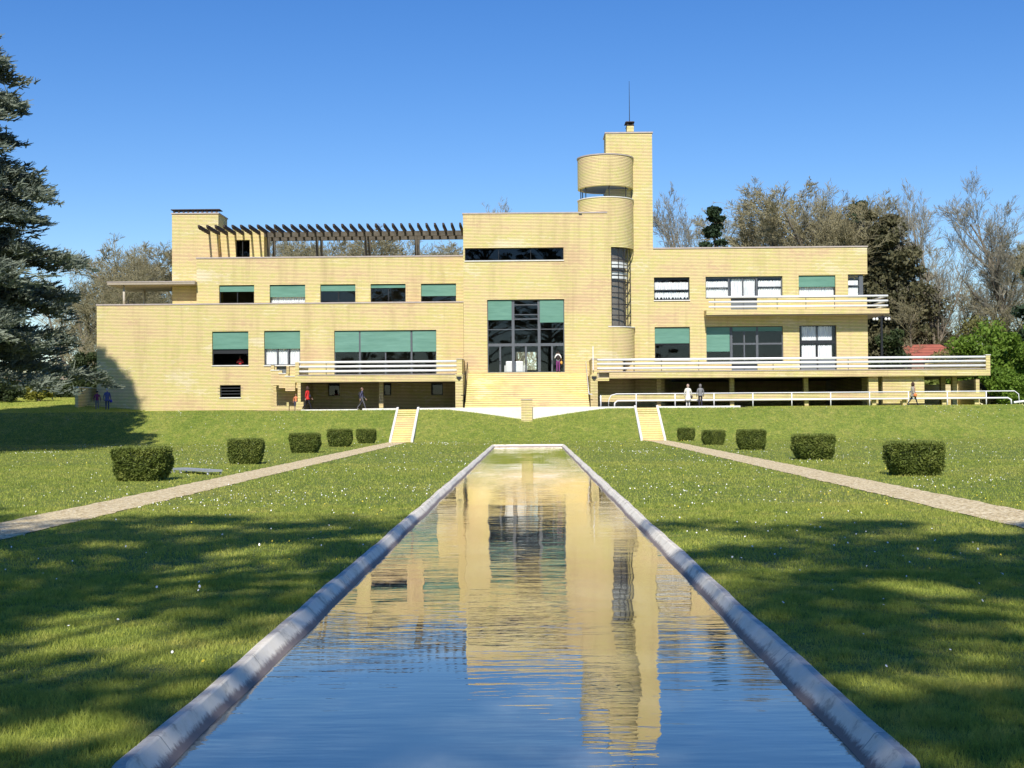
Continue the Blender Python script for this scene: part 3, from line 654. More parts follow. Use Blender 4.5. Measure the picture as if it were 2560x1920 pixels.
window(rg, YL, mull=[(2044.5, .08)], trans=[(855, 2000, 2091, .19)], curtains=[(2007, 2083, 815, 850), (2007, 2042, 862, 898), (2047, 2083, 862, 898)], fr='darkframe', sill=False, doors=[(2003, 2043, 898), (2047, 2089, 898)])
f = MB(); X = PX(2159, YL, 712); f.box(X - .28, X, YL + .15, YL + .4, zd0, zd1); f.box(xR2, X - .28, YL + .18, YL + .25, zd0, zd0 + .05); f.box(xR2, X - .28, YL + .18, YL + .25, zd1 - .07, zd1)
zz = PZ(2140, 713, YL); f.box(xR2, X - .28, YL + .18, YL + .25, zz - .03, zz + .03)
for k in range(1, 4): f.box(X - .1, X, YL + .4 + k * .8, YL + .48 + k * .8, zd0, zd1)
fo = f.build('corner_window', M['frame'], V)
p = MB(); p.box(xR2, X - .28, YL + .20, YL + .215, zd0 + .05, zd1 - .07); p.box(X - .06, X - .045, YL + .48, YL + 3, zd0, zd1); p.build('pane', M['glass'], fo)
c = MB()
for za, zb_ in ((700, 712), (717, 742)):
    n = 40; a, b_ = xR2 + .03, X - .33; z0_, z1_ = PZ(2140, zb_, YL), PZ(2140, za, YL)
    bot = [(a + (b_ - a) * i / n, YL + .35 + .03 * math.sin(i * 1.2), z0_) for i in range(n + 1)]; c.add(bot + [(x, y, z1_) for x, y, _ in bot], [(i, i + 1, n + 2 + i, n + 1 + i) for i in range(n)])
c.build('curtain', M['curtain'], fo, smooth=True)
u4 = MB(); u4.box(ru[0], ru[1], YL - .03, YL - .005, ru[2], ru[3]); uo = u4.build('window', M['darkglass'], V)
u4 = MB(); X = (ru[0] * .4 + ru[1] * .6); u4.box(X - .03, X + .03, YL - .06, YL - .031, ru[2], ru[3]); u4.build('glazing_bar', M['darkframe'], uo)
# interior floors, ceilings and partitions that close the rooms
it = MB()
zf2 = 8.9
it.box(xL0 + .1, xL1 - .1, YL + .45, YL + 12, FZ - .3, FZ); it.box(xL0 + .1, xL1 - .1, YL + .45, YL + 12, zf2 - .5, zf2 - .1)
it.box(xL0 + .1, xL1 - .1, YL + 6, YL + 6.2, FZ, zf2 - .5)
it.box(PX(491, YS, 700) + .1, xL1 - .1, YS + 4, YS + 4.2, zL, zU - .3)
it.box(xR0 + 2.5, xR1 - .4, YL + .45, YL + 12, FZ - .3, FZ); it.box(xR0 + .1, xR1 - .4, YL + .45, YL + 12, zf2 - .4, zf2 - .1); it.box(xR0 + .1, xe - .5, YL + 4, YL + 4.2, FZ, zR - .3)
for px in (640, 790): it.box(PX(px, 99, 850), PX(px, 99, 850) + .15, YL + .45, YL + 6, FZ, zf2 - .5)
for px in (1740, 1975): it.box(PX(px, 99, 850), PX(px, 99, 850) + .15, YL + .45, YL + 4, FZ, zR - .3)
it.box(xC0 + .1, xC1, YC + .5, 109.8, FZC - .3, FZC); it.box(xC0 + .1, xC1, YC + .5, 109.8, PZ(1300, 735, YC), PZ(1300, 735, YC) + .3)
it.box(xC0 + .35, xC0 + .55, YC + .5, 109.8, FZC, zC - .5); it.box(xC1 - .6, xC1 - .4, YC + 2.6, 109.8, FZC, zC - .5); it.box(xC0 + .3, xC1 - .3, YC + 3, YC + 3.2, PZ(1300, 735, YC) + .3, zC - .1)
it.box(xL0 + .3, xL1, YL + 3.3, YL + 3.4, TZ, FZ - .3)
it.box(xR0 + .5, xR1 - .2, 99.002, YL + 13.5, TZ - .3, TZ)
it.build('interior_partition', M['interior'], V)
# ---- upper balcony on the right
YBk = 96.6
bx0, bx1 = PX(1766, YBk, 780), PX(2223.5, YBk, 778); bz0, bz1 = PZ(1995, 785, YBk), PZ(1995, 772.5, YBk)
w = MB(); w.box(bx0, bx1, YBk, YL - .003, bz0, bz1); w.box(xR1 + .003, bx1, YL - .003, YL + 5, bz0, bz1); w.build('balcony_parapet', M['brick'], V)
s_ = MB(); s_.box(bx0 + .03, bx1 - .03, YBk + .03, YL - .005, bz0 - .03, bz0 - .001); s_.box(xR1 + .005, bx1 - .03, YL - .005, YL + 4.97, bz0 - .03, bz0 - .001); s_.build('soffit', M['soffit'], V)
def railing(pxa, pxb, pys, Y, posts, r=.075, side=None, zf=None):
    """pys: py of the three rails given at pxa and pxb"""
    po = MB(); zt = PZ(pxa, pys[0][0], Y)
    for px in posts: X = PX(px, Y); po.box(X - .02, X + .02, Y + .06, Y + .1, zf, (PZ(px, np.interp(px, [pxa, pxb], pys[0]), Y)))
    ro = po.build('railing', M['darkframe'], V)
    for a, b_ in pys:
        xm = (pxa + pxb) / 2; z = PZ(xm, (a + b_) / 2, Y); x0, x1 = PX(pxa, Y, a), PX(pxb, Y, b_)
        m = MB(); m.tube([(x0, Y, z), (x1, Y, z)], r, 12)
        if side: m.tube([(x1 - r, Y + r, z), (x1 - r, Y + side, z)], r * .95, 12)
        m.build('rail', M['white'], ro, smooth=True)
railing(1771.7, 2219.8, [(742.5, 740), (755, 752), (767.5, 764)], YBk + .08, (1789, 1945, 2017, 2089, 2171), side=5, zf=bz1)
# ---- left terrace
tx0, tx1 = PX(737, YT, 945), PX(1140, YT, 945); tz0, tz1 = PZ(940, 954.5, YT), PZ(940, 937.5, YT)
w = MB(); w.box(tx0, tx1, YT, YT + .35, tz0, tz1); w.build('terrace_beam', M['brick'], V)
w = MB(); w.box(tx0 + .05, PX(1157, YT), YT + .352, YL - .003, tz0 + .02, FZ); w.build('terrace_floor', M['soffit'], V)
cp = MB(); cp.box(tx0 + .2, tx1, YT - .04, YT + .37, tz1, tz1 + .05); cp.build('coping', M['coping'], V)
a = R((738, 905.5, 747.5, 938), YT); w = MB(); w.box(a[0], a[1], YT - .015, YT + .34, tz1, a[3]); w.box(a[0] + .0, a[1] - .04, YT + .341, YT + 4.2, tz1 - .02, a[3] - .25); w.build('terrace_pier', M['brick'], V)
railing(747, 1153, [(906, 903.5), (917, 914.8), (928.3, 926.5)], YT + .1, (815, 941, 1085), r=.08, zf=tz1)
# piers flanking the grand stair
for (p0, p1, pt0, q0, q1) in ((1138.5, 1157, 898, 1153, 1162), (1476.5, 1494.5, 898.5, 1468, 1479)):
    a = R((p0, 938, p1, 1022), 91.6); w = MB(); w.box(a[0], a[1], 91.6, 96.0 if p0 < 1300 else 96.4, TZ - .3, PZ(p0, 936, 91.6))
    e = R((p0 + 3, pt0, p1 - 2, 938), 92.4); w.box(e[0], e[1], 92.4, 95.99, PZ(p0, 936, 91.6) + .001, e[3]); w.build('stair_pier', M['brick'], V)
    cp = MB(); cp.box(e[0] - .03, e[1] + .03, 92.36, 95.98, e[3], e[3] + .05); cp.build('coping', M['coping'], V)
    hx = a[1] + .12 if p0 < 1300 else a[0] - .12
    hr = MB(); hr.tube([(hx, 95.9, FZ + .85), (hx, 92.0, TZ + 1.25), (hx, 91.2, TZ + .95), (a[0] + .1 if p0 > 1300 else a[1] - .1, 91.2, TZ + .93)], .028, 8); hr.build('handrail', M['darkframe'] if p0 < 1300 else M['white'], V, smooth=True)
    lx = (a[0] + a[1]) / 2; lz = PZ(p0, 944, 91.6); lm = MB(); lm.loft([[(lx + s * rr_ * .16, 91.55 - .08 * (1 if t < 2 else .3), lz - .0 + h_) if True else None for t, s in ((0, -1), (1, 1), (2, 1), (3, -1))] for rr_, h_ in ((.25, -.12), (1, .05), (1.2, .08))]); lm.build('wall_lamp', M['darkframe'], V)
# grand stair
gs = MB(); ns = 17; gx0, gx1 = PX(1160, 91.2, 1000) + .05, PX(1476, 91.2, 1000) - .05; za, zb_ = TZ, FZC
for i in range(ns):
    z0, z1 = za + (zb_ - za) * i / ns, za + (zb_ - za) * (i + 1) / ns; y0, y1 = 91.2 + 4.4 * i / ns, 91.2 + 4.4 * (i + 1) / ns
    gs.quad((gx0, y0, z0), (gx1, y0, z0), (gx1, y0, z1), (gx0, y0, z1)); gs.quad((gx0, y0, z1), (gx1, y0, z1), (gx1, y1, z1), (gx0, y1, z1))
gs.quad((gx0, 95.6, FZC), (gx1, 95.6, FZC), (gx1, 96, FZC), (gx0, 96, FZC))
gs.build('grand_stair', brick_mat('stair_brick', (1, 1, 1), (zb_ - za) / ns, .2), V)
# columns and end wall of the left undercroft
a = R((947.5, 953, 958, 1023), 94.2); w = MB(); w.box(a[0], a[1], 94.2, 94.6, TZ - .1, tz0 + .02); w.build('column', M['brick'], V)
a = R((744, 953, 751.5, 1024), 92.5); w = MB(); w.box(a[0], a[1], 92.52, 93.0, TZ - .1, tz0); w.box(a[0], R((744, 953, 758.5, 1024), 91.9)[1], 91.9, 92.5, TZ - .1, PZ(750, 1005, 92)); w.box(a[0], a[1] - .02, 93.001, YL - .01, TZ - .1, tz0 + .01); w.build('end_wall', M['brick'], V)
# winding side stair, left of the terrace
ws = MB(); wc = MB()
segs = [(677, 697, 926.5, 963.5, 93.6), (697.2, 713, 934.5, 970, 93.3), (713.2, 737, 941.5, 977.5, 93.0)]
for p0, p1, t, b_, Y in segs:
    a = R((p0, t, p1 + 8, b_), Y); a = (a[0], PX(737.5 if p0 > 700 else p1 + 8, Y), a[2], a[3]); ws.box(a[0], a[1], Y, Y + .25, a[2], a[3]); wc.box(a[0] - .03, PX(p1, Y) + .03, Y - .03, Y + .27, a[3], a[3] + .05)
a = R((677.5, 913, 685, 927), 93.7); ws.box(a[0], a[1], 93.7, 94, a[2], a[3])
a = R((716, 915, 722.5, 942), 94.4); ws.box(a[0], a[1], 94.4, 94.7, a[2] - .2, a[3])
ws.box(PX(682, 95), PX(744, 95), 95.2, 95.4, TZ - .2, FZ - .3)
for k in range(2): # steps down behind the winding wall
    zz = FZ - (FZ - TZ) * (k + 1) / 7.5; xa = PX(690, 95, 940) + .32 * k; ws.box(xa, xa + 1.4, 94.2, 97.9, zz - .3, zz)
a = R((716.5, 1006, 722, 1024), 92.6); ws.box(a[0], a[1], 92.6, 92.9, TZ - .1, a[3])
a = R((737, 953, 744.5, 1024), 93.6); ws.box(PX(679, 94), a[1], 93.8, 94.1, TZ - .1, TZ + .32)
so = ws.build('side_stair', M['brick'], V); wc.build('coping', M['whitestone'], so)
# ---- right terrace
rx0, rx1 = PX(1494, YT, 935), PX(2476, YT, 935); rz0, rz1 = PZ(1985, 942.3, YT), PZ(1985, 926.5, YT)
w = MB(); w.box(PX(1523, YT), rx1, YT, YT + .35, rz0, rz1); w.box(rx0, PX(1523, YT) - .003, YT + .2, YT + .5, rz0 - .18, rz0 + .02); w.build('terrace_beam', M['brick'], V)
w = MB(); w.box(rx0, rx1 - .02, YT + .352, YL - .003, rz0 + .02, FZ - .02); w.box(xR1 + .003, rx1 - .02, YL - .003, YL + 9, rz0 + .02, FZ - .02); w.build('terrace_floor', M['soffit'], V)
cp = MB(); cp.box(rx0 + .1, PX(2465, YT) - .003, YT - .04, YT + .37, rz1, rz1 + .05); cp.build('coping', M['coping'], V)
a = R((2465, 888, 2475.5, 930), YT); w = MB(); w.box(a[0], rx1, YT - .01, YT + .34, rz1 + .001, a[3]); w.box(rx1 - .28, rx1, YT + .341, YL + 9, rz1 - .02, a[3] - .12)
w.box(PX(2400, YT + 14, 900), rx1 - .29, YL + 8.7, YL + 9, FZ, FZ + .9); w.build('terrace_pier', M['brick'], V)
cp = MB(); cp.box(a[0] - .03, rx1 + .03, YT - .04, YT + .37, a[3], a[3] + .05); cp.build('coping', M['whitestone'], V)
railing(1480, 2466, [(901.5, 890.5), (911.5, 901), (922, 913)], YT + .1, (1561, 1654, 1747, 1933, 2121, 2216, 2311), r=.08, zf=rz1)
fl = MB(); X = PX(1482.5, 92.3, 890); fl.tube([(X, 92.2, PZ(1482, 925, 92.2)), (X, 92.2, PZ(1482, 866, 92.2))], .035, 8); fl.build('flagpole', M['white'], V)
for i, (p0, p1) in enumerate(((1641, 1652), (1823.5, 1835), (2009, 2020))):
    w = MB(); w.box(PX(p0, 95.4), PX(p1, 95.4), 95.4, 95.8, TZ - .1, rz0 + .02); w.build('column', M['brick'], V)
for p0, p1, yy in ((2172, 2195.5, 92.95), (2207, 2311, 92.95)):
    w = MB(); w.box(PX(p0, yy, 980), PX(p1, yy, 980), yy, yy + .4, TZ - .1, rz0 + .018); w.build('undercroft_wall', M['brick'], V)
w = MB(); w.box(PX(2196, 95.8, 980), PX(2206, 95.8, 980) + .2, 95.8, 96.2, TZ - .1, rz0 + .018); w.build('undercroft_wall', M['brick'], V)
for p0, p1, yy in ((2353, 2364, 96.6), (2381.5, 2393, 95.3)):
    w = MB(); w.box(PX(p0, yy, 980), PX(p1, yy, 980), yy, yy + .42, TZ - .1, rz0 + .018); w.build('column', M['brick'], V)
# garden walls at the right
a = R((2311, 961.5, 2405, 1012), 103); w = MB(); w.box(a[0] - .3, a[1], 103, 103.4, TZ - .2, a[3]); tag(w.build('garden_wall', M['brick']), 'low orange brick garden wall seen under the right end of the terrace', 'wall')
w = MB(); a = R((2440, 948, 2449, 1012), 97.5); w.box(a[0], a[1], 97.5, 97.9, TZ - .2, a[3])
w.add([(PX(2394, 103.2, 980), 103.2, TZ - .2), (a[0], 97.91, TZ - .2), (a[0], 97.91, a[3]), (PX(2394, 103.2, 980), 103.2, PZ(2394, 952, 103.2)), (PX(2394, 103.2, 980) + .3, 103.2, TZ - .2), (a[0] + .3, 97.91, TZ - .2), (a[0] + .3, 97.91, a[3]), (PX(2394, 103.2, 980) + .3, 103.2, PZ(2394, 952, 103.2))],
      [(0, 1, 2, 3), (5, 4, 7, 6), (3, 2, 6, 7), (0, 3, 7, 4), (1, 5, 6, 2), (0, 4, 5, 1)])
tag(w.build('garden_wall', M['brick']), 'shaded brick wall running back from a toothed brick end at the far right', 'wall')
# low brick parapet with white rail in front of the right undercroft
w = MB(); zz0, zz1 = PZ(1980, 1001, 91.9), PZ(1980, 984.5, 91.9); w.box(PX(1503, 91.9), PX(2462, 91.9), 91.9, 92.15, zz0, zz1)
for px in (1646, 1829, 2015, 2184, 2260, 2359, 2440): w.box(PX(px - 5, 92.2), PX(px + 5, 92.2), 92.151, 92.4, TZ - .1, zz1 - .05)
tag(w.build('ramp_parapet', M['brick']), 'long low brick parapet band in front of the dark right undercroft', 'wall')
hr = empty('white_handrail', (PX(1990, 90.5), 90.5, TZ)); tag(hr, 'long white tubular two-rail handrail in front of the right terrace', 'handrail')
def rz(px, py): return PZ(px, py, 90.5)
zt_, zb_ = rz(1990, 981.5), rz(1990, 998.5)
m = MB(); pts = [(PX(1520, 90.5), 90.5, TZ), (PX(1521, 90.5), 90.5, TZ + .55), (PX(1527, 90.5), 90.5, TZ + .85), (PX(1540, 90.5), 90.5, zt_), (PX(2535, 90.5), 90.5, zt_), (PX(2545, 90.5), 90.5, zt_ - .2), (PX(2547, 90.5), 90.5, TZ + .1)]
m.tube(pts, .032, 8); m.build('rail', M['white'], hr, smooth=True)
m = MB(); pts = [(PX(1535, 90.5), 90.5, TZ), (PX(1536, 90.5), 90.5, zb_ - .15), (PX(1543, 90.5), 90.5, zb_), (PX(2518, 90.5), 90.5, zb_), (PX(2526, 90.5), 90.5, zb_ - .12), (PX(2527, 90.5), 90.5, TZ)]
m.tube(pts, .055, 8); m.build('rail', M['white'], hr, smooth=True)
for px in [1590.5 + 97.25 * i for i in range(10)][:10]:
    m = MB(); m.tube([(PX(px, 90.5, 1000), 90.5, TZ - .1), (PX(px, 90.5, 1000), 90.5, zt_ + .02)], .038, 8); m.build('post', M['white'], hr, smooth=True)
m = MB(); m.tube([(PX(1501, 90.2), 90.2, TZ - .05), (PX(1501, 90.2), 90.2, TZ + .82), (PX(1501, 90.2), 90.2, TZ + .86)], [.05, .05, .02], 10); tag(m.build('bollard', M['white'], smooth=True), 'single white rounded post at the foot of the right stair pier', 'bollard')
# steps at the far left of the house
a = R((187.5, 969, 195.5, 1027), 95.6); fl_ = empty('side_steps', (a[0] + 1, 97, TZ)); tag(fl_, 'brick steps climbing beside the left end of the villa with tall shaded side wall', 'steps')
w = MB(); w.box(a[0], a[1], 95.6, 102.2, TZ - .3, a[3]); w.build('side_wall', M['brick'], fl_)
w = MB(); w.box(a[0] - .04, a[1] + .04, 95.56, 102.2, a[3], a[3] + .06); w.build('coping', M['whitestone'], fl_)
w = MB(); X1 = xL0 - .01
for k in range(9): w.box(a[1] + .003, X1, 96.4 + .55 * k, 96.4 + .55 * (k + 1) + .02, TZ - .3, TZ + .19 * (k + 1))
w.build('steps', M['steps'], fl_)
w = MB(); w.box(PX(213, 96), PX(223, 96), 95.9, 96.38, TZ - .2, TZ + .22); w.build('bottom_step', M['steps'], fl_)
# white lounge chairs inside the hall
def armchair(px, label, s=1):
    root = empty('white_armchair', (PX(px, 97.6, 920), 97.6, FZC), 0); tag(root, label, 'armchair', 'white armchairs in the hall')
    x, y, z = root.location
    b = MB(); b.box(x - .36, x + .36, y - .33, y - .17, z + .05, z + .88); b.build('backrest', M['white'], root, bevel=.08)
    b = MB(); b.box(x - .3, x + .3, y - .165, y + .42, z + .12, z + .42); b.build('seat', M['white'], root, bevel=.05)
    for sx in (-1, 1): b = MB(); b.box(x + sx * .36, x + sx * .46, y - .16, y + .45, z + .05, z + .58); b.build('armrest', M['white'], root, bevel=.04)
armchair(1277, 'white armchair behind the left mullion of the tall hall window'); armchair(1296, 'white armchair right of the left mullion of the tall hall window')
# metal trestle board on the left lawn
gp = empty('metal_platform', (-9.4, 38.2, 0)); tag(gp, 'low grey metal platform on short legs lying on the left lawn', 'platform')
def GP(px, py): # point on the lawn
    d = ROT @ Vector(((px - 1280) / F, -(py - 960) / F, -1)); t = -EYE / d.z; return Vector((d.x * t, d.y * t, 0))
A, B = GP(431, 1182), GP(521, 1188); dd = (B - A).normalized(); nn = Vector((-dd.y, dd.x, 0)) * .45
def obox(mb, A, B, off0, off1, z0, z1):
    a, b_, c, d = A + off0, B + off0, B + off1, A + off1
    mb.add([(p.x, p.y, z0) for p in (a, b_, c, d)] + [(p.x, p.y, z1) for p in (a, b_, c, d)], [(3,2,1,0),(4,5,6,7),(0,1,5,4),(1,2,6,5),(2,3,7,6),(3,0,4,7)])
M['metal'] = plain('galvanised_metal', (.42, .44, .47), .45, .1, 6, metal=.4)
m = MB(); obox(m, A, B, Vector(), nn, .09, .15); m.build('deck', M['metal'], gp)
for P0 in (A + dd * .05, B - dd * .1, A + dd * .5):
    for o_ in (Vector(), nn * .9): m = MB(); obox(m, P0, P0 + dd * .05, o_, o_ + nn * .1, 0, .089); m.build('leg', M['metal'], gp)
# white barrier arm at the right edge
m = MB(); m.tube([(PX(2533, 89.5), 89.5, PZ(2533, 1006, 89.5)), (PX(2600, 89.5), 89.5, PZ(2600, 998, 89.5))], .07, 8); m.box(PX(2585, 89.5), PX(2590, 89.5), 89.4, 89.6, TZ - .3, PZ(2585, 1001, 89.5))
tag(m.build('white_beam', M['white']), 'thick white slanting beam at the right edge above the grass bank', 'beam')

# ================================================================== vegetation
def tubes_np(segs, n=3):
    """segs: list of (p0,p1,r0,r1)"""
    A = np.array([s[0] for s in segs]); B = np.array([s[1] for s in segs]); r0 = np.array([s[2] for s in segs]); r1 = np.array([s[3] for s in segs])
    D = B - A; L = np.linalg.norm(D, axis=1, keepdims=True); D = D / np.maximum(L, 1e-6)
    U = np.tile([0., 0., 1.], (len(A), 1)); U[np.abs(D[:, 2]) > .9] = [1, 0, 0]
    S = np.cross(D, U); S /= np.linalg.norm(S, axis=1, keepdims=True); T = np.cross(D, S)
    Vs = []
    for base, r in ((A, r0), (B, r1)):
        for k in range(n):
            a = 2 * math.pi * k / n; Vs.append(base + (S * math.cos(a) + T * math.sin(a)) * r[:, None])
    Vv = np.stack(Vs, 1).reshape(-1, 3); idx = np.arange(len(A))[:, None] * 2 * n
    Fs = np.concatenate([idx + np.array([[k, (k + 1) % n, n + (k + 1) % n, n + k]]) for k in range(n)])
    return Vv, Fs
def grow(rng, H, r0, levels, spread=.9, low=.25, up=.35, counts=(15, 7, 5, 4), lean=0, lens=(.42, .5, .5, .55), wig=.12, minr=.0145):
    thick, thin = [], []
    def br(p, d, L, r, lev):
        ns = (9, 6, 4, 3, 2)[lev]; seg = L / ns; cnt = counts[lev] if lev < levels else 0
        start = low if lev == 0 else .22; marks = sorted(rng.uniform(start, 1.0) for _ in range(cnt)); mi = 0
        for i in range(ns):
            d = (d + Vector((rng.gauss(0, wig), rng.gauss(0, wig), rng.gauss(0, wig * .6) + (up * .10 if lev else .03)))).normalized()
            q = p + d * seg; ra = r * (1 - .75 * i / ns); rb = r * (1 - .75 * (i + 1) / ns)
            (thick if ra > .05 else thin).append((tuple(p), tuple(q), max(ra, minr), max(rb, minr * .7)))
            while mi < cnt and marks[mi] <= (i + 1) / ns:
                t = marks[mi]; mi += 1; pp = p.lerp(q, (t * ns) - i if 0 <= t * ns - i <= 1 else .5)
                perp = Vector((rng.gauss(0, 1), rng.gauss(0, 1), rng.gauss(0, .4))); perp = (perp - d * perp.dot(d)).normalized()
                ang = rng.uniform(.5, 1.0) * spread; nd = (d * math.cos(ang) + perp * math.sin(ang) + Vector((0, 0, up * .25))).normalized()
                br(pp, nd, L * lens[lev] * rng.uniform(.65, 1.2) * (1.25 - .75 * t if lev == 0 else 1.1 - .4 * t), max(r * (1 - .75 * t) * .55, minr), lev + 1)
            p = q
    br(Vector((0, 0, -.2)), Vector((lean, 0, 1)).normalized(), H, r0, 0)
    return thick, thin
def tree_meshes(seed, mat_t, **kw):
    rng = random.Random(seed); th, tn = grow(rng, **kw)
    root = empty('proto', (0, 0, 0)); v, f = tubes_np(th, 6); a = bigmesh('trunk', v, f, M['bark'], root, True)
    v2, f = tubes_np(tn, 3); b = bigmesh('crown', v2, f, M[mat_t], root)
    HK[len(HKorder)] = float(np.percentile(v2[:, 2], 99.7)); HKorder.append(seed)
    tp = v2[v2[:, 2] > np.percentile(v2[:, 2], 97)]; OFF.append((float(tp[:, 0].mean()), float(tp[:, 1].mean())))
    return root, [a, b]
protos = {}; HK = {}; HKorder = []; OFF = []; OFK = {}
def make_proto(key, *a, **k):
    r_, ch = tree_meshes(*a, **k); protos[key] = (r_, ch); HK[key] = HK.pop(len(HKorder) - 1); OFK[key] = OFF[-1]; print(key, HK[key])
PLACED = set()
def place(key, name, X, Y, Z, s, rz_, label, cat='tree', group=None, sz=None):
    r_, ch = protos[key]
    if key in PLACED:
        nr = empty(name, (X, Y, Z), rz_)
        for c in ch: d = c.copy(); COL.objects.link(d); d.parent = nr
    else: nr = r_; nr.name = name; nr.location = (X, Y, Z); nr.rotation_euler = (0, 0, rz_); PLACED.add(key)
    nr.scale = (s, s, sz or s); tag(nr, label, cat, group); return nr
make_proto('bareA', 1, 'twig', H=20, r0=.33, levels=4, spread=.85, low=.22, up=.5, counts=(22, 9, 7, 5))
make_proto('bareB', 2, 'twigwarm', H=17, r0=.28, levels=4, spread=1.0, low=.12, up=.45, counts=(24, 10, 7, 6))
make_proto('bareC', 3, 'twig', H=24, r0=.36, levels=4, spread=.8, low=.30, up=.55, counts=(26, 9, 7, 5), lens=(.38, .5, .5, .55))
make_proto('bareD', 4, 'twigwarm', H=14, r0=.2, levels=4, spread=1.0, low=.08, up=.35, counts=(20, 8, 6, 4))
# budding tree: bare tree with a haze of small leaves
def leafcloud(rng, centers, rad3, n, size, flat=.0, outward=.0):
    """n leaves spread in several ellipsoids; returns quads"""
    C = np.array(centers); Rr = np.array(rad3); k = rng.integers(0, len(C), n)
    d = rng.normal(size=(n, 3)); d /= np.linalg.norm(d, axis=1, keepdims=True)
    r = rng.random(n) ** (1 / 2.2); p = C[k] + d * Rr[k] * r[:, None]
    a = rng.normal(size=(n, 3)) + d * outward; a /= np.linalg.norm(a, axis=1, keepdims=True)
    b = np.cross(a, rng.normal(size=(n, 3))); b /= np.linalg.norm(b, axis=1, keepdims=True)
    s = size * rng.uniform(.6, 1.4, n)[:, None]
    Vv = np.stack([p - a * s - b * s * .5, p + a * s - b * s * .5, p + a * s + b * s * .5, p - a * s + b * s * .5], 1).reshape(-1, 3)
    return Vv, np.arange(4 * n).reshape(-1, 4)
def clumps(rng, cx, cy, cz, rx, ry, rz_, n, cr):
    cs, rs = [], []
    for _ in range(n):
        d = rng.normal(size=3); d /= np.linalg.norm(d); r = rng.random() ** .45
        cs.append((cx + d[0] * rx * r, cy + d[1] * ry * r, cz + d[2] * rz_ * r)); q = cr * rng.uniform(.6, 1.3); rs.append((q, q, q * .75))
    return cs, rs
def bush(name, X, Y, Z, rx, ry, h, mat, label, n=9000, size=.10, nc=26, cr=.9, cat='shrub', group=None, seed=0, stem=True):
    rng = np.random.default_rng(seed); root = empty(name, (X, Y, Z)); tag(root, label, cat, group)
    cs, rs = clumps(rng, 0, 0, h * .52, rx * .85, ry * .85, h * .45, nc, cr)
    v, f = leafcloud(rng, cs, rs, n, size); v = v[:]; v[:, 2] = np.maximum(v[:, 2], .02)
    bigmesh('foliage', v, f, M[mat], root)
    if stem:
        pr = random.Random(seed); s = [((0, 0, 0), (c[0] * .8, c[1] * .8, c[2]), .06, .02) for c in cs[:12]]; v, f = tubes_np(s, 5); bigmesh('stem', v, f, M['bark'], root)
    return root
# ---- cedar
def cedar_proto():
    rng = random.Random(11); nr = np.random.default_rng(11); Ht, R0 = 31.0, 11.0; root = empty('proto')
    th = []; p = Vector((0, 0, -.3))
    for i in range(14):
        q = Vector((rng.uniform(-.15, .15), rng.uniform(-.15, .15), Ht * (i + 1) / 14)); th.append((tuple(p), tuple(q), .62 * (1 - i / 14.5), .62 * (1 - (i + 1) / 14.5))); p = q
    tufts = []; dirs = []; br = []
    nb = 300
    for i in range(nb):
        z = 3.6 + (Ht - 4.2) * ((i + rng.random()) / nb) ** 1.0; rr = R0 * (1 - (z / Ht) ** 1.6) * rng.uniform(.62, 1.08) + .5
        z += rng.uniform(-.8, .8)
        a = i * 2.39996 + rng.uniform(-.3, .3); d = Vector((math.cos(a), math.sin(a), 0)); rise = rng.uniform(.02, .22) * rr
        pts = []; ns = 10
        for k in range(ns + 1):
            t = k / ns; pts.append(Vector((0, 0, z)) + d * rr * t + Vector((0, 0, rise * math.sin(t * 2.2) - .10 * rr * t * t)))
        for k in range(ns): br.append((tuple(pts[k]), tuple(pts[k + 1]), .10 * (1 - k / ns) + .02, .10 * (1 - (k + 1) / ns) + .02))
        side = Vector((-d.y, d.x, 0)); nsub = int(9 + rr * 2.4)
        for j in range(nsub):
            t = .18 + .82 * (j + rng.random()) / nsub; k = min(int(t * ns), ns - 1); base_ = pts[k].lerp(pts[k + 1], t * ns - k)
            s_ = rng.choice((-1, 1)); L = (1.15 - t * .75) * rr * .36 * rng.uniform(.6, 1.15) + .35
            ang = rng.uniform(.35, 1.1); sdir = (d * math.cos(ang) + side * s_ * math.sin(ang) + Vector((0, 0, rng.uniform(-.1, .12)))).normalized()
            tip = base_ + sdir * L + Vector((0, 0, -.10 * L)); br.append((tuple(base_), tuple(tip), .025, .008))
            m = int(L / .17) + 2
            for q in range(m):
                u = (q + rng.random()) / m; c = base_.lerp(tip, u) + Vector((rng.gauss(0, .14), rng.gauss(0, .14), rng.gauss(0, .12)))
                for _ in range(4):
                    tufts.append(tuple(c)); v = sdir * rng.uniform(.4, 1) + side * rng.uniform(-.7, .7) + Vector((rng.gauss(0, .3), rng.gauss(0, .3), rng.uniform(-.1, .45))); dirs.append(tuple(v.normalized()))
    C = np.array(tufts); D = np.array(dirs); n = len(C)
    S = np.cross(D, nr.normal(size=(n, 3))); S /= np.linalg.norm(S, axis=1, keepdims=True)
    L = nr.uniform(.22, .55, n)[:, None]; W = nr.uniform(.05, .11, n)[:, None]
    Vv = np.stack([C - D * L * .4 - S * W * .6, C - D * L * .4 + S * W * .6, C + D * L + S * W * .25, C + D * L - S * W * .25], 1).reshape(-1, 3)
    v, f = tubes_np(th + [b for b in br if b[2] > .03], 6); a = bigmesh('trunk', v, f, M['bark'], root, True)
    b = bigmesh('crown', Vv, np.arange(4 * n).reshape(-1, 4), M['cedar'], root)
    print('cedar tufts', n); protos['cedar'] = (root, [a, b])
cedar_proto()
place('cedar', 'cedar_tree', PX(-250, 70.5, 900), 70.5, .1, .895, .4, 'tall blue-green cedar with layered drooping branches beside the left end of the villa', sz=.965)
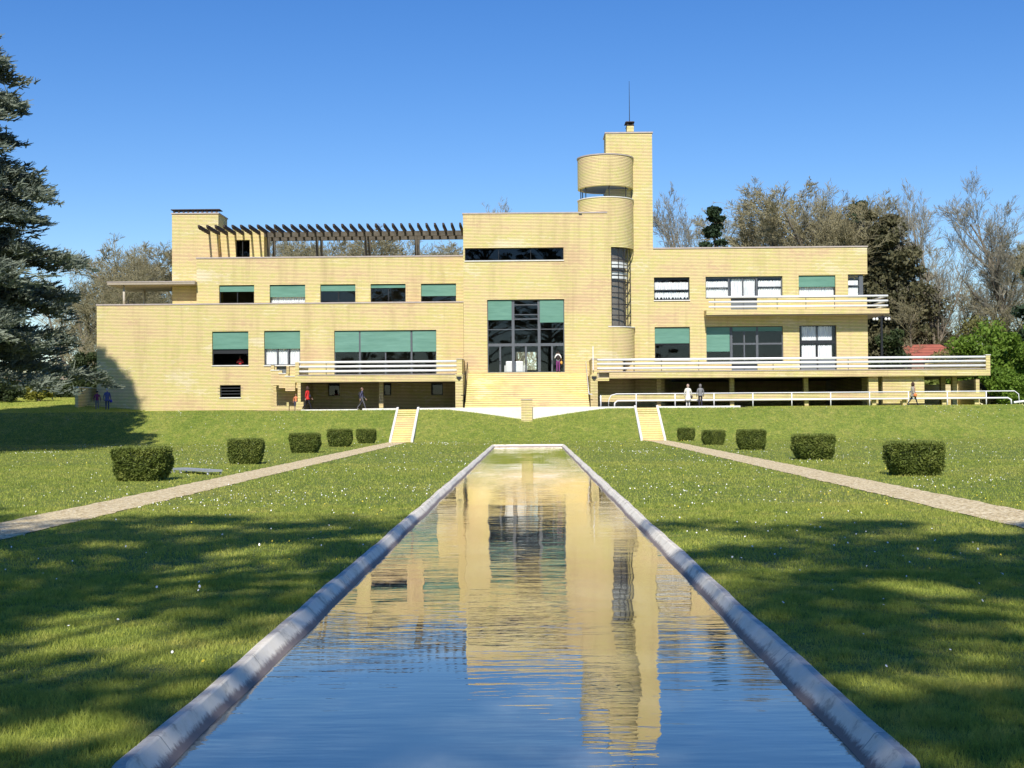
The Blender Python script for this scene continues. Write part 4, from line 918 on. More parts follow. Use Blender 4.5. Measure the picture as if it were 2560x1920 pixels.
def shade_proto():
    rng = np.random.default_rng(21); root = empty('proto'); cs, rs = [], []
    for i in range(92):
        t = rng.random() ** .8; z = 9 + 20 * t; w = 9.5 * math.sqrt(max(.05, 1 - (t * .97) ** 2.6)); a = rng.uniform(0, 6.28); q = rng.random() ** .5
        cs.append((math.cos(a) * w * q, math.sin(a) * w * q, z)); k = rng.uniform(.4, 1.15); rs.append((k * 1.3, k * 1.3, k * .55))
    v, f = leafcloud(rng, cs, rs, 9500, .16); b = bigmesh('crown', v, f, M['cedar'], root)
    sg = [((0, 0, -.3), (0, 0, 27), .5, .1)] + [((0, 0, max(4, c[2] - 3)), c, .12, .04) for c in cs]
    v, f = tubes_np(sg, 6); a_ = bigmesh('trunk', v, f, M['bark'], root, True); protos['shade'] = (root, [a_, b])
shade_proto()
SH = 'evergreens behind the viewer that shade the lawn'
SL = ('leftmost evergreen of the row behind the viewer', 'second evergreen from the left in the row behind the viewer', 'middle evergreen of the row behind the viewer', 'second evergreen from the right in the row behind the viewer', 'rightmost evergreen of the row behind the viewer', 'evergreen left of the lawn near the viewer', 'evergreen outside the left edge halfway to the villa')
for i, (X, Y, s, rz_) in enumerate(((-15, -10, 1.0, 1), (-6.5, -12, 1.0, 2.3), (3.2, -13.5, 1.0, 4), (10.5, -11.5, 1.0, 5.2), (19, -12, .95, .5), (-23, 7, .9, 3), (-35, 48, .9, 1.7))):
    place('shade', 'evergreen_tree', X, Y, 0, s, rz_, SL[i], group=SH)
# ---- pines and dark evergreens
def pine(X, Y, Z, H, r, label, mat='pine', seed=5, n=9000, low=.25, nc=26, size=.16, name='pine_tree', taper=.85):
    rng = np.random.default_rng(seed); root = empty(name, (X, Y, Z)); tag(root, label, 'tree')
    cs, rs = [], []
    for i in range(nc):
        t = low + (1 - low) * (i + 2.5 * rng.random()) / (nc + 1.5); w = r * (1 - ((t - low) / (1 - low)) ** 1.5 * taper); a = i * 2.4; q = rng.uniform(.15, .95)
        cs.append((math.cos(a) * w * q, math.sin(a) * w * q, H * t)); s = max(.4, w * rng.uniform(.2, .42)); rs.append((s * 1.5, s * 1.5, s * .75))
    v, f = leafcloud(rng, cs, rs, n, size); bigmesh('crown', v, f, M[mat], root)
    s = [((0, 0, -.3), (0, 0, H * .95), .28, .06)] + [((0, 0, c[2] - .6), c, .07, .03) for c in cs]; v, f = tubes_np(s, 6); bigmesh('trunk', v, f, M['bark'], root, True)
    return root
TY = 132
def topH(px, py, Y): return PZ(px, py, Y) - TZ
pine(PX(1787, 118, 560), 118, TZ, topH(1787, 515, 118), 2.6, 'dark green pine rising behind the roof of the right wing', seed=6, nc=44, n=9000, size=.13)
pine(PX(2150, 140, 560), 140, TZ, topH(2150, 500, 140), 3.2, 'dark green pine top among the bare trees right of the roof', seed=7, nc=40, n=9000, low=.6)
pine(PX(2215, 126, 600), 126, TZ, topH(2215, 540, 126), 5.2, 'broad ivy-covered evergreen behind the right end of the villa', 'ivy', 8, 26000, .12, 60, .15, 'evergreen_tree', .62)
pine(PX(2110, 134, 620), 134, TZ, topH(2110, 560, 134), 5.0, 'dense brownish ivy-clad tree above the right roof corner', 'ivy', 18, 20000, .2, 50, .15, 'evergreen_tree', .5)
pine(PX(2280, 138, 700), 138, TZ, topH(2285, 690, 138), 3.8, 'dark shaded evergreen between the ivy-covered tree and the tall bare tree', 'ivy', 28, 14000, .05, 40, .15, 'evergreen_tree', .5)
pine(PX(2625, 112, 700), 112, TZ, topH(2625, 560, 112), 3.0, 'dark conifer at the right edge of the view', 'pine', 9, 12000, .1, 36, .14, 'conifer_tree', .55)
# ---- bare trees
G = 'bare winter trees behind the villa'
R7 = random.Random(77)
def bt(key, px, py, Y, label, rz_=None, wide=1.0, name='bare_tree', group=G):
    h = topH(px, py, Y) / HK[key]
    rz_ = R7.uniform(0, 6.28) if rz_ is None else rz_; ox, oy = OFK[key]; w = h * wide
    return place(key, name, PX(px, Y, 800) - w * (ox * math.cos(rz_) - oy * math.sin(rz_)), Y, TZ - .1, w, rz_, label, group=group, sz=h)
bt('bareC', 2405, 458, 128, 'tallest bare tree with a clear single trunk at the right of the picture', 1.0, 1.12)
bt('bareA', 2290, 448, 124, 'tall slender bare tree in front of the ivy-covered evergreen', 2.0, .8)
bt('bareA', 1668, 472, 130, 'bare tree just right of the tall brick stack', 3.0, .85)
bt('bareB', 1870, 505, 136, 'bushy brownish bare tree right of the roof pine', .4, 1.15)
bt('bareB', 1960, 480, 134, 'bushy brownish bare tree above the middle of the right wing', 1.4, 1.15)
bt('bareA', 2050, 468, 138, 'tall bare tree above the right wing next to the pine top', 2.4, .95)
bt('bareB', 2115, 500, 131, 'brown bare tree at the right corner of the roof', 3.3, 1.0)
bt('bareA', 2190, 520, 142, 'thin bare tree whose top shows right of the villa roof corner')
lab_r = ['bare tree with pale twigs between the tall tree and the right edge', 'budding tree low at the right edge behind the green shrubs', 'thin bare tree close left of the tallest tree', 'bare tree right behind the red tiled roof', 'spindly bare tree between red roof and green shrubs', 'bare tree in the far right corner of the wood']
for (k, px, py, Y), lb in zip((('bareB', 2480, 620, 135), ('bareD', 2540, 640, 125), ('bareD', 2340, 690, 130), ('bareD', 2260, 740, 122), ('bareB', 2430, 700, 145), ('bareA', 2565, 600, 150)), lab_r):
    bt(k, px, py, Y, lb, wide=1.2)
labs = ['bare tree at the left, crown above the canopy slab', 'bare tree between cedar and canopy', 'bare tree just left of the chimney block', 'bare tree low behind the canopy columns', 'bare tree close to the cedar branches', 'bare tree behind the left end wall of the villa']
for (k, px, py, Y), lb in zip((('bareB', 355, 598, 135), ('bareB', 285, 625, 130), ('bareB', 410, 615, 138), ('bareD', 330, 690, 124), ('bareB', 215, 655, 140), ('bareD', 235, 700, 128)), labs): bt(k, px, py, Y, lb, wide=1.3)
more = [('bareB', 380, 640, 150, 1.3), ('bareA', 320, 610, 146, 1.1), ('bareA', 720, 600, 150, 1.4), ('bareA', 850, 606, 152, 1.4), ('bareA', 985, 598, 150, 1.4), ('bareA', 1110, 596, 150, 1.4),
 ('bareB', 1900, 530, 146, 1.3), ('bareB', 1990, 515, 148, 1.3), ('bareB', 1830, 560, 144, 1.3), ('bareA', 2080, 500, 148, 1.2)]
mlab = ['left, second row behind the canopy columns', 'left, second row above the canopy slab'] + [f'behind the pergola, {w} of the rear row from the left' for w in ('first', 'second', 'third', 'fourth')] + ['rear row behind the middle of the right wing roof', 'rear row left of the dark pine top', 'rear row just right of the roof pine', 'rear row at the right corner of the roof']
for (k, px, py, Y, wd), lb in zip(more, mlab): bt(k, px, py, Y, 'bare tree ' + lb, wide=wd)
pl = [('bareB', 700, 578, 140), ('bareD', 745, 592, 132), ('bareB', 800, 600, 138), ('bareB', 860, 596, 130), ('bareD', 905, 598, 142), ('bareB', 960, 590, 136), ('bareB', 1012, 582, 130), ('bareD', 1055, 590, 140), ('bareB', 1100, 585, 134), ('bareB', 1145, 575, 138)]
ords = ['first', 'second', 'third', 'fourth', 'fifth', 'sixth', 'seventh', 'eighth', 'ninth', 'tenth']
for (k, px, py, Y), o_ in zip(pl, ords): bt(k, px, py + 12, Y, f'{o_} bare crown from the left seen through the roof pergola', wide=1.35)
bt('bareA', 1252, 518, 140, 'bare tree whose tip just shows above the flat roof of the central block', wide=.8)
# far woodland belt that closes the horizon
rng = np.random.default_rng(31); n = 60000; x = rng.uniform(-150, 150, n); y = rng.uniform(165, 200, n); hh = 7.5 + 1.8 * np.sin(x * .13) + 1.2 * np.sin(x * .41 + 1); z = TZ + rng.random(n) ** .8 * hh
D = np.stack([rng.normal(0, .45, n), rng.normal(0, .3, n), np.abs(rng.normal(0, 1, n))], 1); D /= np.linalg.norm(D, axis=1, keepdims=True); L = rng.uniform(.5, 1.6, n)[:, None]; p = np.stack([x, y, z], 1)
S = np.cross(D, np.array([[0, 1., 0]])) * rng.uniform(.02, .06, n)[:, None]
v = np.stack([p - S, p + S, p + D * L + S * .4, p + D * L - S * .4], 1).reshape(-1, 3); q = bigmesh('distant_woodland', v, np.arange(4 * n).reshape(-1, 4), M['twigwarm']); tag(q, 'far-off bare woodland closing the horizon behind the villa', 'woodland', kind='stuff')
# leafy shrubs, hedges
bush('green_shrub', PX(2470, 108, 900), 108, TZ - .1, 3.6, 3, 6.2, 'lime', 'large bright green shrub right of the terrace end', 16000, .11, 34, 1.1, seed=1, group='shrubs right of the terrace')
bush('green_shrub', PX(2560, 104, 900), 104, TZ - .1, 3.4, 3, 6.6, 'lime', 'tall bright green shrub cut by the right edge', 14000, .11, 30, 1.1, seed=2, group='shrubs right of the terrace')
bush('green_shrub', PX(2400, 118, 900), 118, TZ - .1, 4.2, 3, 5.2, 'budtwig', 'olive budding shrub behind the right end of the terrace railing', 15000, .09, 40, 1.1, seed=3, group='shrubs right of the terrace')
bush('green_shrub', PX(2500, 122, 850), 122, TZ - .1, 5.5, 3, 8.0, 'budtwig', 'tall olive budding thicket behind the bright green shrubs', 16000, .085, 40, 1.4, seed=4, group='shrubs right of the terrace')
bush('green_shrub', PX(2470, 99, 980), 99.5, TZ - .1, 1.0, .8, 2.2, 'ivy', 'small brown-green bush beside the terrace end pier', 5000, .06, 14, .45, seed=5, group='shrubs right of the terrace')
bush('green_shrub', PX(2520, 97, 980), 98.5, TZ - .1, 2.0, 1.2, 2.6, 'lime', 'low bright green shrub above the end of the white handrail', 9000, .08, 22, .7, seed=6, group='shrubs right of the terrace')
bush('green_shrub', PX(2335, 112, 960), 112, TZ - .1, 4.0, 2, 3.0, 'yew', 'dark green bush seen beneath the right terrace', 9000, .1, 26, .8, seed=7)
bush('green_shrub', PX(2235, 115, 860), 115, TZ - .1, 1.8, 1.5, 7.0, 'hedge', 'dark green bushy conifer left of the red roof', 8000, .1, 24, .8, seed=17)
bush('yellow_shrub', PX(97, 104, 970), 104, TZ + .9, 1.3, 1, 1.3, 'yellowleaf', 'yellow-green flowering shrub under the cedar at the left', 5000, .05, 18, .4, seed=8)
bush('dark_bush', PX(15, 103, 970), 103, TZ + .9, 2.2, 1.2, 1.4, 'hedge', 'dark round bush under the cedar at the left edge', 6000, .06, 22, .5, seed=9)
bush('dark_bush', PX(215, 116, 900), 116, TZ, 1.4, 1.2, 6.2, 'hedge', 'dark upright evergreen beside the left corner of the villa', 9000, .08, 24, .7, seed=10)
# clipped hedge behind the cedar
rng = np.random.default_rng(5); n = 14000; hx0, hx1 = PX(-60, 110, 950), PX(245, 110, 950); hz = TZ + 1.2; ht = PZ(150, 951, 110)
p = np.stack([rng.uniform(hx0, hx1, n), 110 + rng.uniform(-.1, 1, n), rng.uniform(hz, ht, n)], 1)
a = rng.normal(size=(n, 3)); a /= np.linalg.norm(a, axis=1, keepdims=True); b = np.cross(a, rng.normal(size=(n, 3))); b /= np.linalg.norm(b, axis=1, keepdims=True)
v = np.stack([p - a * .08 - b * .05, p + a * .08 - b * .05, p + a * .08 + b * .05, p - a * .08 + b * .05], 1).reshape(-1, 3)
ho = empty('clipped_hedge', ((hx0 + hx1) / 2, 110.5, hz)); ho['local'] = 0
tag(ho, 'long flat-topped dark hedge behind the cedar at the far left', 'hedge'); q = bigmesh('foliage', v, np.arange(4 * n).reshape(-1, 4), M['hedge']); q.parent = ho; q.matrix_parent_inverse = ho.matrix_basis.inverted()
m = MB(); m.box(hx0, hx1, 110.2, 110.8, hz - .5, ht - .15); m.build('hedge_core', M['hedge'], ho)
m = MB(); X = PX(131, 107, 960); m.tube([(X, 107, TZ + .8), (X, 107, PZ(131, 945, 107))], .05, 8); tag(m.build('fence_post', M['darkframe']), 'dark upright post beside the yellow shrub at the left', 'post')
# yew topiary blocks
def yew_block(w, h, seed):
    rng = np.random.default_rng(seed); root = empty('proto'); root['local'] = 1; c = MB(); rings = []
    def prof_r(t): return .74 + .26 * min(1, t / .42) ** .6 if t < .42 else 1.0
    for t in (0, .12, .3, .5, .85, .97, 1):
        s = (prof_r(t)) * (1 if t < .97 else .93) * w / 2 * .93
        rings.append([(s * (abs(math.cos(a)) ** .38) * math.copysign(1, math.cos(a)), s * (abs(math.sin(a)) ** .38) * math.copysign(1, math.sin(a)), max(.04, h * t * .98)) for a in np.linspace(0, 2 * math.pi, 33)[:-1]])
    c.loft(rings); co = c.build('inner_branches', M['hedge'], None); co.parent = root
    n = 15000; fa = rng.random(n); side = fa < .74
    sq = rng.integers(0, 4, n); uu = rng.uniform(-1, 1, n); bx = np.choose(sq, [np.ones(n), uu, -np.ones(n), uu]); by = np.choose(sq, [uu, np.ones(n), uu, -np.ones(n)]); a_ = np.arctan2(by, bx); t = rng.random(n); pr = np.array([prof_r(q) for q in t])
    kq = (np.abs(bx) ** 7 + np.abs(by) ** 7) ** (-1 / 7); ca, sa = bx * kq, by * kq
    lump = 1 + .035 * np.sin(a_ * 5 + t * 7 + seed) + .03 * np.sin(a_ * 11 - t * 13 + 2 * seed)
    rr = np.where(side, pr * w / 2 * lump * rng.uniform(.93, 1.03, n), np.sqrt(rng.random(n)) * w / 2 * 1.0)
    px_, py_ = rr * ca, rr * sa; pz_ = np.where(side, .02 + t * h * .98, h * rng.uniform(.95, 1.03, n))
    p = np.stack([px_, py_, pz_], 1); nrm = np.where(side[:, None], np.stack([ca, sa, 0 * ca], 1), np.array([[0, 0, 1.]]))
    D = nrm * .7 + rng.normal(size=(n, 3)) * .75 + np.array([[0, 0, .35]]); D /= np.linalg.norm(D, axis=1, keepdims=True)
    S = np.cross(D, rng.normal(size=(n, 3))); S /= np.linalg.norm(S, axis=1, keepdims=True); L = rng.uniform(.02, .05, n)[:, None]; W = L * .42
    v = np.stack([p - S * W, p + S * W, p + D * L * 1.6 + S * W * .4, p + D * L * 1.6 - S * W * .4], 1).reshape(-1, 3)
    lf = bigmesh('foliage', v, np.arange(4 * n).reshape(-1, 4), M['yew'], root)
    return root, [co, lf]
yps = [yew_block(1.25, .85, 1), yew_block(1.22, .88, 2), yew_block(1.28, .83, 5)]; yw = [(-10.5, 36.8, 1.05, 1.0), (-10.2, 48.8, .94, .97), (-10.35, 62.6, .96, 1.02), (-10.3, 73.8, .97, 1.06), (-9.85, 82.0, .84, .92), (10.35, 36.8, 1.02, 1.02), (10.3, 49.6, 1.03, 1.0), (10.1, 62.2, .97, .98), (9.7, 72.0, .84, .88), (9.45, 82.3, .78, .87)]
nm = ['nearest', 'second', 'third', 'fourth', 'farthest']
for i, (X, Y, s, sz) in enumerate(yw):
    sd_ = 'left' if i < 5 else 'right'; lb = f'{nm[i % 5]} clipped yew block in the row on the {sd_} lawn'
    yp = yps[i % 3]
    if i < 3: o = yp[0]; o.name = 'clipped_yew'
    else:
        o = empty('clipped_yew')
        for c in yp[1]: d = c.copy(); COL.objects.link(d); d.parent = o
    o.location = (X, Y, 0); o.scale = (s, s, sz); o.rotation_euler = (0, 0, [0, .08, -.05, .03, -.1][i % 5] + (math.pi / 2) * (i % 4)); tag(o, lb, 'topiary bush', 'clipped yew blocks beside the gravel paths')
# ---- grass blades and daisies
def lawn_z(x, y): return np.array([ground_z(a, b_) if b_ > 81 else 0 for a, b_ in zip(x, y)])
rng = np.random.default_rng(9)
def lump(x, y): return np.sin(x * 1.9 + np.sin(y * .8)) * np.sin(y * 1.3 + 1.7 * np.sin(x * .7)) * .5 + np.sin(x * 5.1 + y * 2.2) * np.sin(y * 4.3 - x * 1.1) * .5
parts = []
for y0, y1, n, hh, ww in ((5.2, 9, 200000, .040, .0022), (9, 15, 220000, .040, .0032), (15, 26, 170000, .042, .0055), (26, 48, 110000, .045, .011), (48, 84, 70000, .045, .018)):
    y = np.sqrt(rng.uniform(y0 ** 2, y1 ** 2, n)); x = rng.uniform(-1, 1, n) * (y * .40 + .8)
    keep = ~((np.abs(x - POOL_C) < POOL_HW + .0) & (y > POOL_N + .1) & (y < POOL_F)) & ~((x > -8.74) & (x < -7.48)) & ~((x > 7.23) & (x < 8.52))
    corner_ = (np.abs(x - POOL_C) < POOL_HW) & (y < POOL_N + .1) & (y > POOL_N - .1); keep &= ~corner_
    x, y = x[keep], y[keep]; n = len(x); lp = lump(x, y)
    lp2 = np.sin(x * 7.3 + 2 * np.sin(y * 3.1)) * np.sin(y * 6.1 + 2 * np.sin(x * 4.7)); h = hh * rng.uniform(.5, 1.25, n) * np.clip(1 + .45 * lp + .55 * lp2, .3, 2.2); wd = ww * rng.uniform(.7, 1.3, n)
    an = rng.uniform(0, 2 * math.pi, n); tilt = rng.normal(0, .45, n); t2 = rng.normal(0, .45, n)
    b0 = np.stack([x, y, np.zeros(n)], 1); sdv = np.stack([np.cos(an), np.sin(an), 0 * an], 1) * wd[:, None]
    tip = b0 + np.stack([tilt * h, t2 * h, h], 1)
    parts.append(np.stack([b0 - sdv, b0 + sdv, tip], 1).reshape(-1, 3))
v = np.concatenate(parts); q = bigmesh('lawn_grass', v, np.arange(len(v)).reshape(-1, 3), M['blades']); tag(q, 'short green grass blades covering the lawn', 'grass', kind='stuff')
# grass on the bank and its top edge
y = rng.uniform(TOE, CREST + 3.5, 90000); x = rng.uniform(-36, 36, 90000)
onpave = (y > CREST) & (x > PX(620, 88.4)) & (x < PX(1880, 88.4)); st_ = ((x > LS[0]) & (x < LS[1])) | ((x > RS[0]) & (x < RS[1])); x, y = x[~onpave & ~st_], y[~onpave & ~st_]
n = len(x); z = lawn_z(x, y); h = .07 * rng.uniform(.5, 1.3, n); b0 = np.stack([x, y, z], 1); an = rng.uniform(0, 6.28, n); sdv = np.stack([np.cos(an), np.sin(an) * .3, 0 * an], 1) * .02
tip = b0 + np.stack([rng.normal(0, .4, n) * h, rng.normal(0, .4, n) * h, h], 1); v = np.stack([b0 - sdv, b0 + sdv, tip], 1).reshape(-1, 3)
q = bigmesh('bank_grass', v, np.arange(len(v)).reshape(-1, 3), M['blades']); tag(q, 'grass on the bank below the villa', 'grass', kind='stuff')
x = rng.uniform(-42, -27.5, 26000); y = rng.uniform(90, 110, 26000); n = len(x); z = lawn_z(x, y); h = .09 * rng.uniform(.5, 1.3, n); b0 = np.stack([x, y, z], 1); sdv = np.stack([np.ones(n), 0 * x, 0 * x], 1) * .025
tip = b0 + np.stack([rng.normal(0, .4, n) * h, rng.normal(0, .4, n) * h, h], 1); v = np.stack([b0 - sdv, b0 + sdv, tip], 1).reshape(-1, 3)
q = bigmesh('shaded_grass', v, np.arange(len(v)).reshape(-1, 3), M['blades']); tag(q, 'shaded grass rising under the cedar at the far left', 'grass', kind='stuff')
M['daisy'] = flat('daisy_petals', (.85, .85, .82), .6); M['dandelion'] = flat('dandelion_petals', (.75, .6, .05), .6)
def flowers(name, n, ncl, mat, label, r, xr=(-34, 34)):
    cl = []
    for _ in range(ncl):
        y = rng.uniform(15, 90); cl.append((rng.uniform(max(-.38 * y, xr[0]), min(.38 * y, xr[1])), y, rng.uniform(.4, 2.2)))
    k = rng.integers(0, ncl, n); C = np.array(cl); x = C[k, 0] + rng.normal(0, 1, n) * C[k, 2]; y = C[k, 1] + rng.normal(0, 1, n) * C[k, 2] * 1.2
    un = rng.random(n) < .25; y = np.where(un, rng.uniform(9, 90, n), y); x = np.where(un, rng.uniform(-.4, .4, n) * y, x)
    keep = (y > 8) & (y < 91) & ~((np.abs(x - POOL_C) < POOL_HW + .05) & (y < POOL_F + .1)) & ~((x > -8.8) & (x < -7.4)) & ~((x > 7.1) & (x < 8.6)) & ~((y > CREST - .1) & (x > PX(620, 88.4)) & (x < PX(1880, 88.4)))
    x, y = x[keep], y[keep]; n = len(x); z = lawn_z(x, y) + rng.uniform(.04, .065, n); rr_ = r * rng.uniform(.7, 1.3, n) * (1 + y / 110)
    tl = rng.normal(0, .3, (n, 2)); vs = []
    for kk in range(6):
        a = kk * math.pi / 3; cx, sy = np.cos(a) * rr_, np.sin(a) * rr_; vs.append(np.stack([x + cx, y + sy, z + cx * tl[:, 0] - sy * (.7 + tl[:, 1])*-1], 1))
    v = np.stack(vs, 1).reshape(-1, 3); q = bigmesh(name, v, np.arange(len(v)).reshape(-1, 6), M[mat]); tag(q, label, 'flowers', kind='stuff')
flowers('lawn_daisies', 2000, 70, 'daisy', 'tiny white daisies scattered over the lawn', .0085)
flowers('lawn_dandelions', 380, 40, 'dandelion', 'tiny yellow flowers scattered over the grass bank', .0085)

# ================================================================== red-roofed house behind
YH = 122; hs_ = empty('red_roof_house', (PX(2290, YH), YH, TZ)); tag(hs_, 'brick house with red tiled roof half hidden behind the trees at the right', 'house')
def roofpart(pa, pb, pyr, pye, Y, nm, gable=True):
    xa, xb = PX(pa, Y, pyr), PX(pb, Y, pyr); zr, ze = PZ((pa + pb) / 2, pyr, Y), PZ((pa + pb) / 2, pye, Y) - .6; m = MB()
    m.quad((xa, Y - 3, ze), (xb + 1.8, Y - 3, ze), (xb, Y, zr), (xa, Y, zr)); m.quad((xb, Y, zr), (xb + 1.8, Y + 3, ze), (xa, Y + 3, ze), (xa, Y, zr))
    ro = m.build('roof', M['tile'], hs_); m = MB(); m.box(xa + .2, xb + 1.5, Y - 2.7, Y + 2.7, TZ - .3, ze - .02); m.build('wall', M['oldbrick'], hs_)
    m = MB(); m.add([(xb - 1.6, Y - 3.03, ze - .1), (xb + 1.75, Y - 3.03, ze - .1), (xb + .1, Y - 3.03, zr - .15)], [(0, 1, 2)]); m.add([(xb - 1.6, Y - 2.6, ze - .1), (xb + 1.75, Y - 2.6, ze - .1), (xb + .1, Y - .2, zr - .15)], [(2, 1, 0)]); m.build('gable', M['oldbrick'], hs_)
M['oldbrick'] = plain('old_red_brick', (.30, .17, .12), .9, .25, 5)
roofpart(2252, 2350, 861, 888, YH, 'a'); roofpart(2180, 2212, 868, 890, YH + 8, 'b')

# ================================================================== people
def person(X, Y, Z, h, face, cols, label, pose='stand', coat=None, hair=.0, extras=()):
    """built facing +Y, then turned by face (degrees)"""
    root = empty('person', (X, Y, Z), rad(face)); root['local'] = 1; tag(root, label, 'person'); s = h / 1.75
    w = pose == 'walk'
    J = {'pel': (0, 0, .96, .125, .105), 'wst': (0, .0, 1.10, .118, .095), 'chs': (0, .01, 1.30, .150, .105), 'nkb': (0, 0, 1.46, .075, .065), 'nk': (0, .01, 1.53, .05, .05), 'hd': (0, .03, 1.62, .078, .092), 'tp': (0, .02, 1.70, .068, .08)}
    E = [('pel', 'wst', 'top'), ('wst', 'chs', 'top'), ('chs', 'nkb', 'top'), ('nkb', 'nk', 'skin'), ('nk', 'hd', 'skin'), ('hd', 'tp', 'skin')]
    for sd, n in ((-1, 'l'), (1, 'r')):
        ph = (sd if w else 0); fw = .26 * ph
        J['hip' + n] = (sd * .09, 0, .90, .088, .09); J['kn' + n] = (sd * .095, fw * .55 + .03, .50, .058, .06)
        J['an' + n] = (sd * .095, fw * 1.15 - (.10 if ph < 0 else 0), .10 + (.07 if ph < 0 else 0), .04, .042); J['to' + n] = (sd * .11, fw * 1.15 + (.15 if ph >= 0 else .02), .035 + (.0 if ph < 0 else 0), .036, .03)
        E += [('pel', 'hip' + n, 'bot'), ('hip' + n, 'kn' + n, 'bot'), ('kn' + n, 'an' + n, 'bot'), ('an' + n, 'to' + n, 'shoe')]
        af = -ph * .16; up = 1 if (pose == 'hold' or (pose == 'walkhold' and sd > 0)) else 0
        J['sh' + n] = (sd * .175, 0, 1.41, .06, .058)
        if pose in ('hold', 'peer'):
            J['el' + n] = (sd * .27, .04, 1.16, .043, .043); J['wr' + n] = (sd * .13, .25, 1.22 if pose == 'hold' else 1.5, .03, .027)
        else:
            J['el' + n] = (sd * .25, af * .5 - .03, 1.13, .043, .043); J['wr' + n] = (sd * .26, af * 1.1 + .06, .89, .03, .027)
        wv, ev = Vector(J['wr' + n][:3]), Vector(J['el' + n][:3]); dv = (wv - ev).normalized(); pm = wv + dv * .08
        J['pm' + n] = (*pm, .034, .018); E += [('chs', 'sh' + n, 'top'), ('sh' + n, 'el' + n, 'top'), ('el' + n, 'wr' + n, 'top'), ('wr' + n, 'pm' + n, 'skin')]
        sv = Vector((0, 1, 0)); sv = (sv - dv * sv.dot(dv)).normalized(); cv_ = dv.cross(sv) * sd
        for k, (off, ln) in enumerate(((-.027, .055), (-.009, .065), (.009, .072), (.027, .066))):
            kp = pm + sv * off + dv * .03; tp_ = kp + dv * ln * .7 + cv_ * .02
            J[f'f{k}{n}'] = (*kp, .009, .009); J[f'g{k}{n}'] = (*tp_, .0075, .0075); E += [('pm' + n, f'f{k}{n}', 'skin'), (f'f{k}{n}', f'g{k}{n}', 'skin')]
        tb = wv + dv * .035 + sv * .035; tt = tb + dv * .045 + sv * .02; J['t' + n] = (*tb, .012, .011); J['u' + n] = (*tt, .009, .009); E += [('wr' + n, 't' + n, 'skin'), ('t' + n, 'u' + n, 'skin')]
    names = list(J); me = bpy.data.meshes.new('body'); me.from_pydata([J[k][:3] for k in names], [(names.index(a), names.index(b_)) for a, b_, _ in E], [])
    ob = bpy.data.objects.new('body', me); COL.objects.link(ob); sk = ob.modifiers.new('skin', 'SKIN'); sk.use_smooth_shade = True
    for i, k in enumerate(names): me.skin_vertices[0].data[i].radius = J[k][3:5]; me.skin_vertices[0].data[i].use_root = (k == 'pel')
    sb = ob.modifiers.new('sub', 'SUBSURF'); sb.levels = 1; sb.render_levels = 1
    dg = bpy.context.evaluated_depsgraph_get(); m2 = bpy.data.meshes.new_from_object(ob.evaluated_get(dg)); bpy.data.objects.remove(ob)
    m2.materials.clear(); keys = ['top', 'bot', 'skin', 'shoe']
    for k in keys: m2.materials.append(flat('cloth_' + k, cols.get(k, (.45, .28, .2) if k == 'skin' else (.03, .03, .03))))
    segs_ = [(Vector(J[a][:3]), Vector(J[b_][:3]), (J[a][3] + J[b_][3]) / 2, keys.index(c)) for a, b_, c in E]
    for p in m2.polygons:
        best = 1e9
        for a, b_, r_, c in segs_:
            d = b_ - a; t = max(0, min(1, (p.center - a).dot(d) / d.length_squared)); q = (p.center - a - d * t).length - r_
            if q < best: best = q; p.material_index = c
        if p.material_index == 0 and p.center.z < .95: p.material_index = 1
    m2.polygons.foreach_set('use_smooth', [True] * len(m2.polygons))
    m2.name = 'body'; bo_ = bpy.data.objects.new('body', m2); COL.objects.link(bo_); bo_.parent = root
    def ell(cx, cy, cz, a, b_, c, n=12, m=8, z0=-1, z1=1): return [[(cx + a * math.sqrt(max(0.0004, 1 - t * t)) * math.cos(2 * math.pi * k / n), cy + b_ * math.sqrt(max(.0004, 1 - t * t)) * math.sin(2 * math.pi * k / n), cz + c * t) for k in range(n)] for t in np.linspace(z0, z1, m)]
    hm = MB(); hm.loft(ell(0, -.012, 1.655 - hair * .12, .092 + hair * .05, .105 + hair * .03, .115 + hair * .15, 14, 9, -1 if hair > .2 else -.35)); ho_ = hm.build('hair', flat('hair', cols['hair']), None, True); ho_.parent = root
    fc = MB()
    for sx in (-.03, .03): fc.loft(ell(sx, .112, 1.63, .010, .006, .008, 6, 5))
    fc.loft(ell(0, .123, 1.605, .011, .016, .020, 6, 5)); fc.loft(ell(0, .112, 1.575, .022, .006, .005, 6, 5)); fo_ = fc.build('face', flat('face_features', (.35, .18, .13)), None, True); fo_.parent = root
    if coat:
        cm = MB(); zt, zb, wt, wb_ = coat; rs = []
        for k in range(9):
            t = k / 8; z = zb + (1.43 - zb) * t; wx = (wb_ * (1 - t) + .155 * t) if z < 1.2 else .165 if z < 1.36 else .165 - (z - 1.36) * .7
            if z < 1.2: wx = np.interp(z, [zb, 1.05, 1.2], [wb_, .15, .165])
            rs.append([(wx * math.cos(a) * (1 + .04 * math.sin(5 * a)), (wx * .80 + .02) * math.sin(a) * (1 + .05 * math.cos(4 * a + 1)) - .005, z) for a in np.linspace(0, 2 * math.pi, 21)[:-1]])
        cm.loft(rs); co_ = cm.build('coat', flat('coat', cols.get('coat', cols['top'])), None, True); co_.parent = root
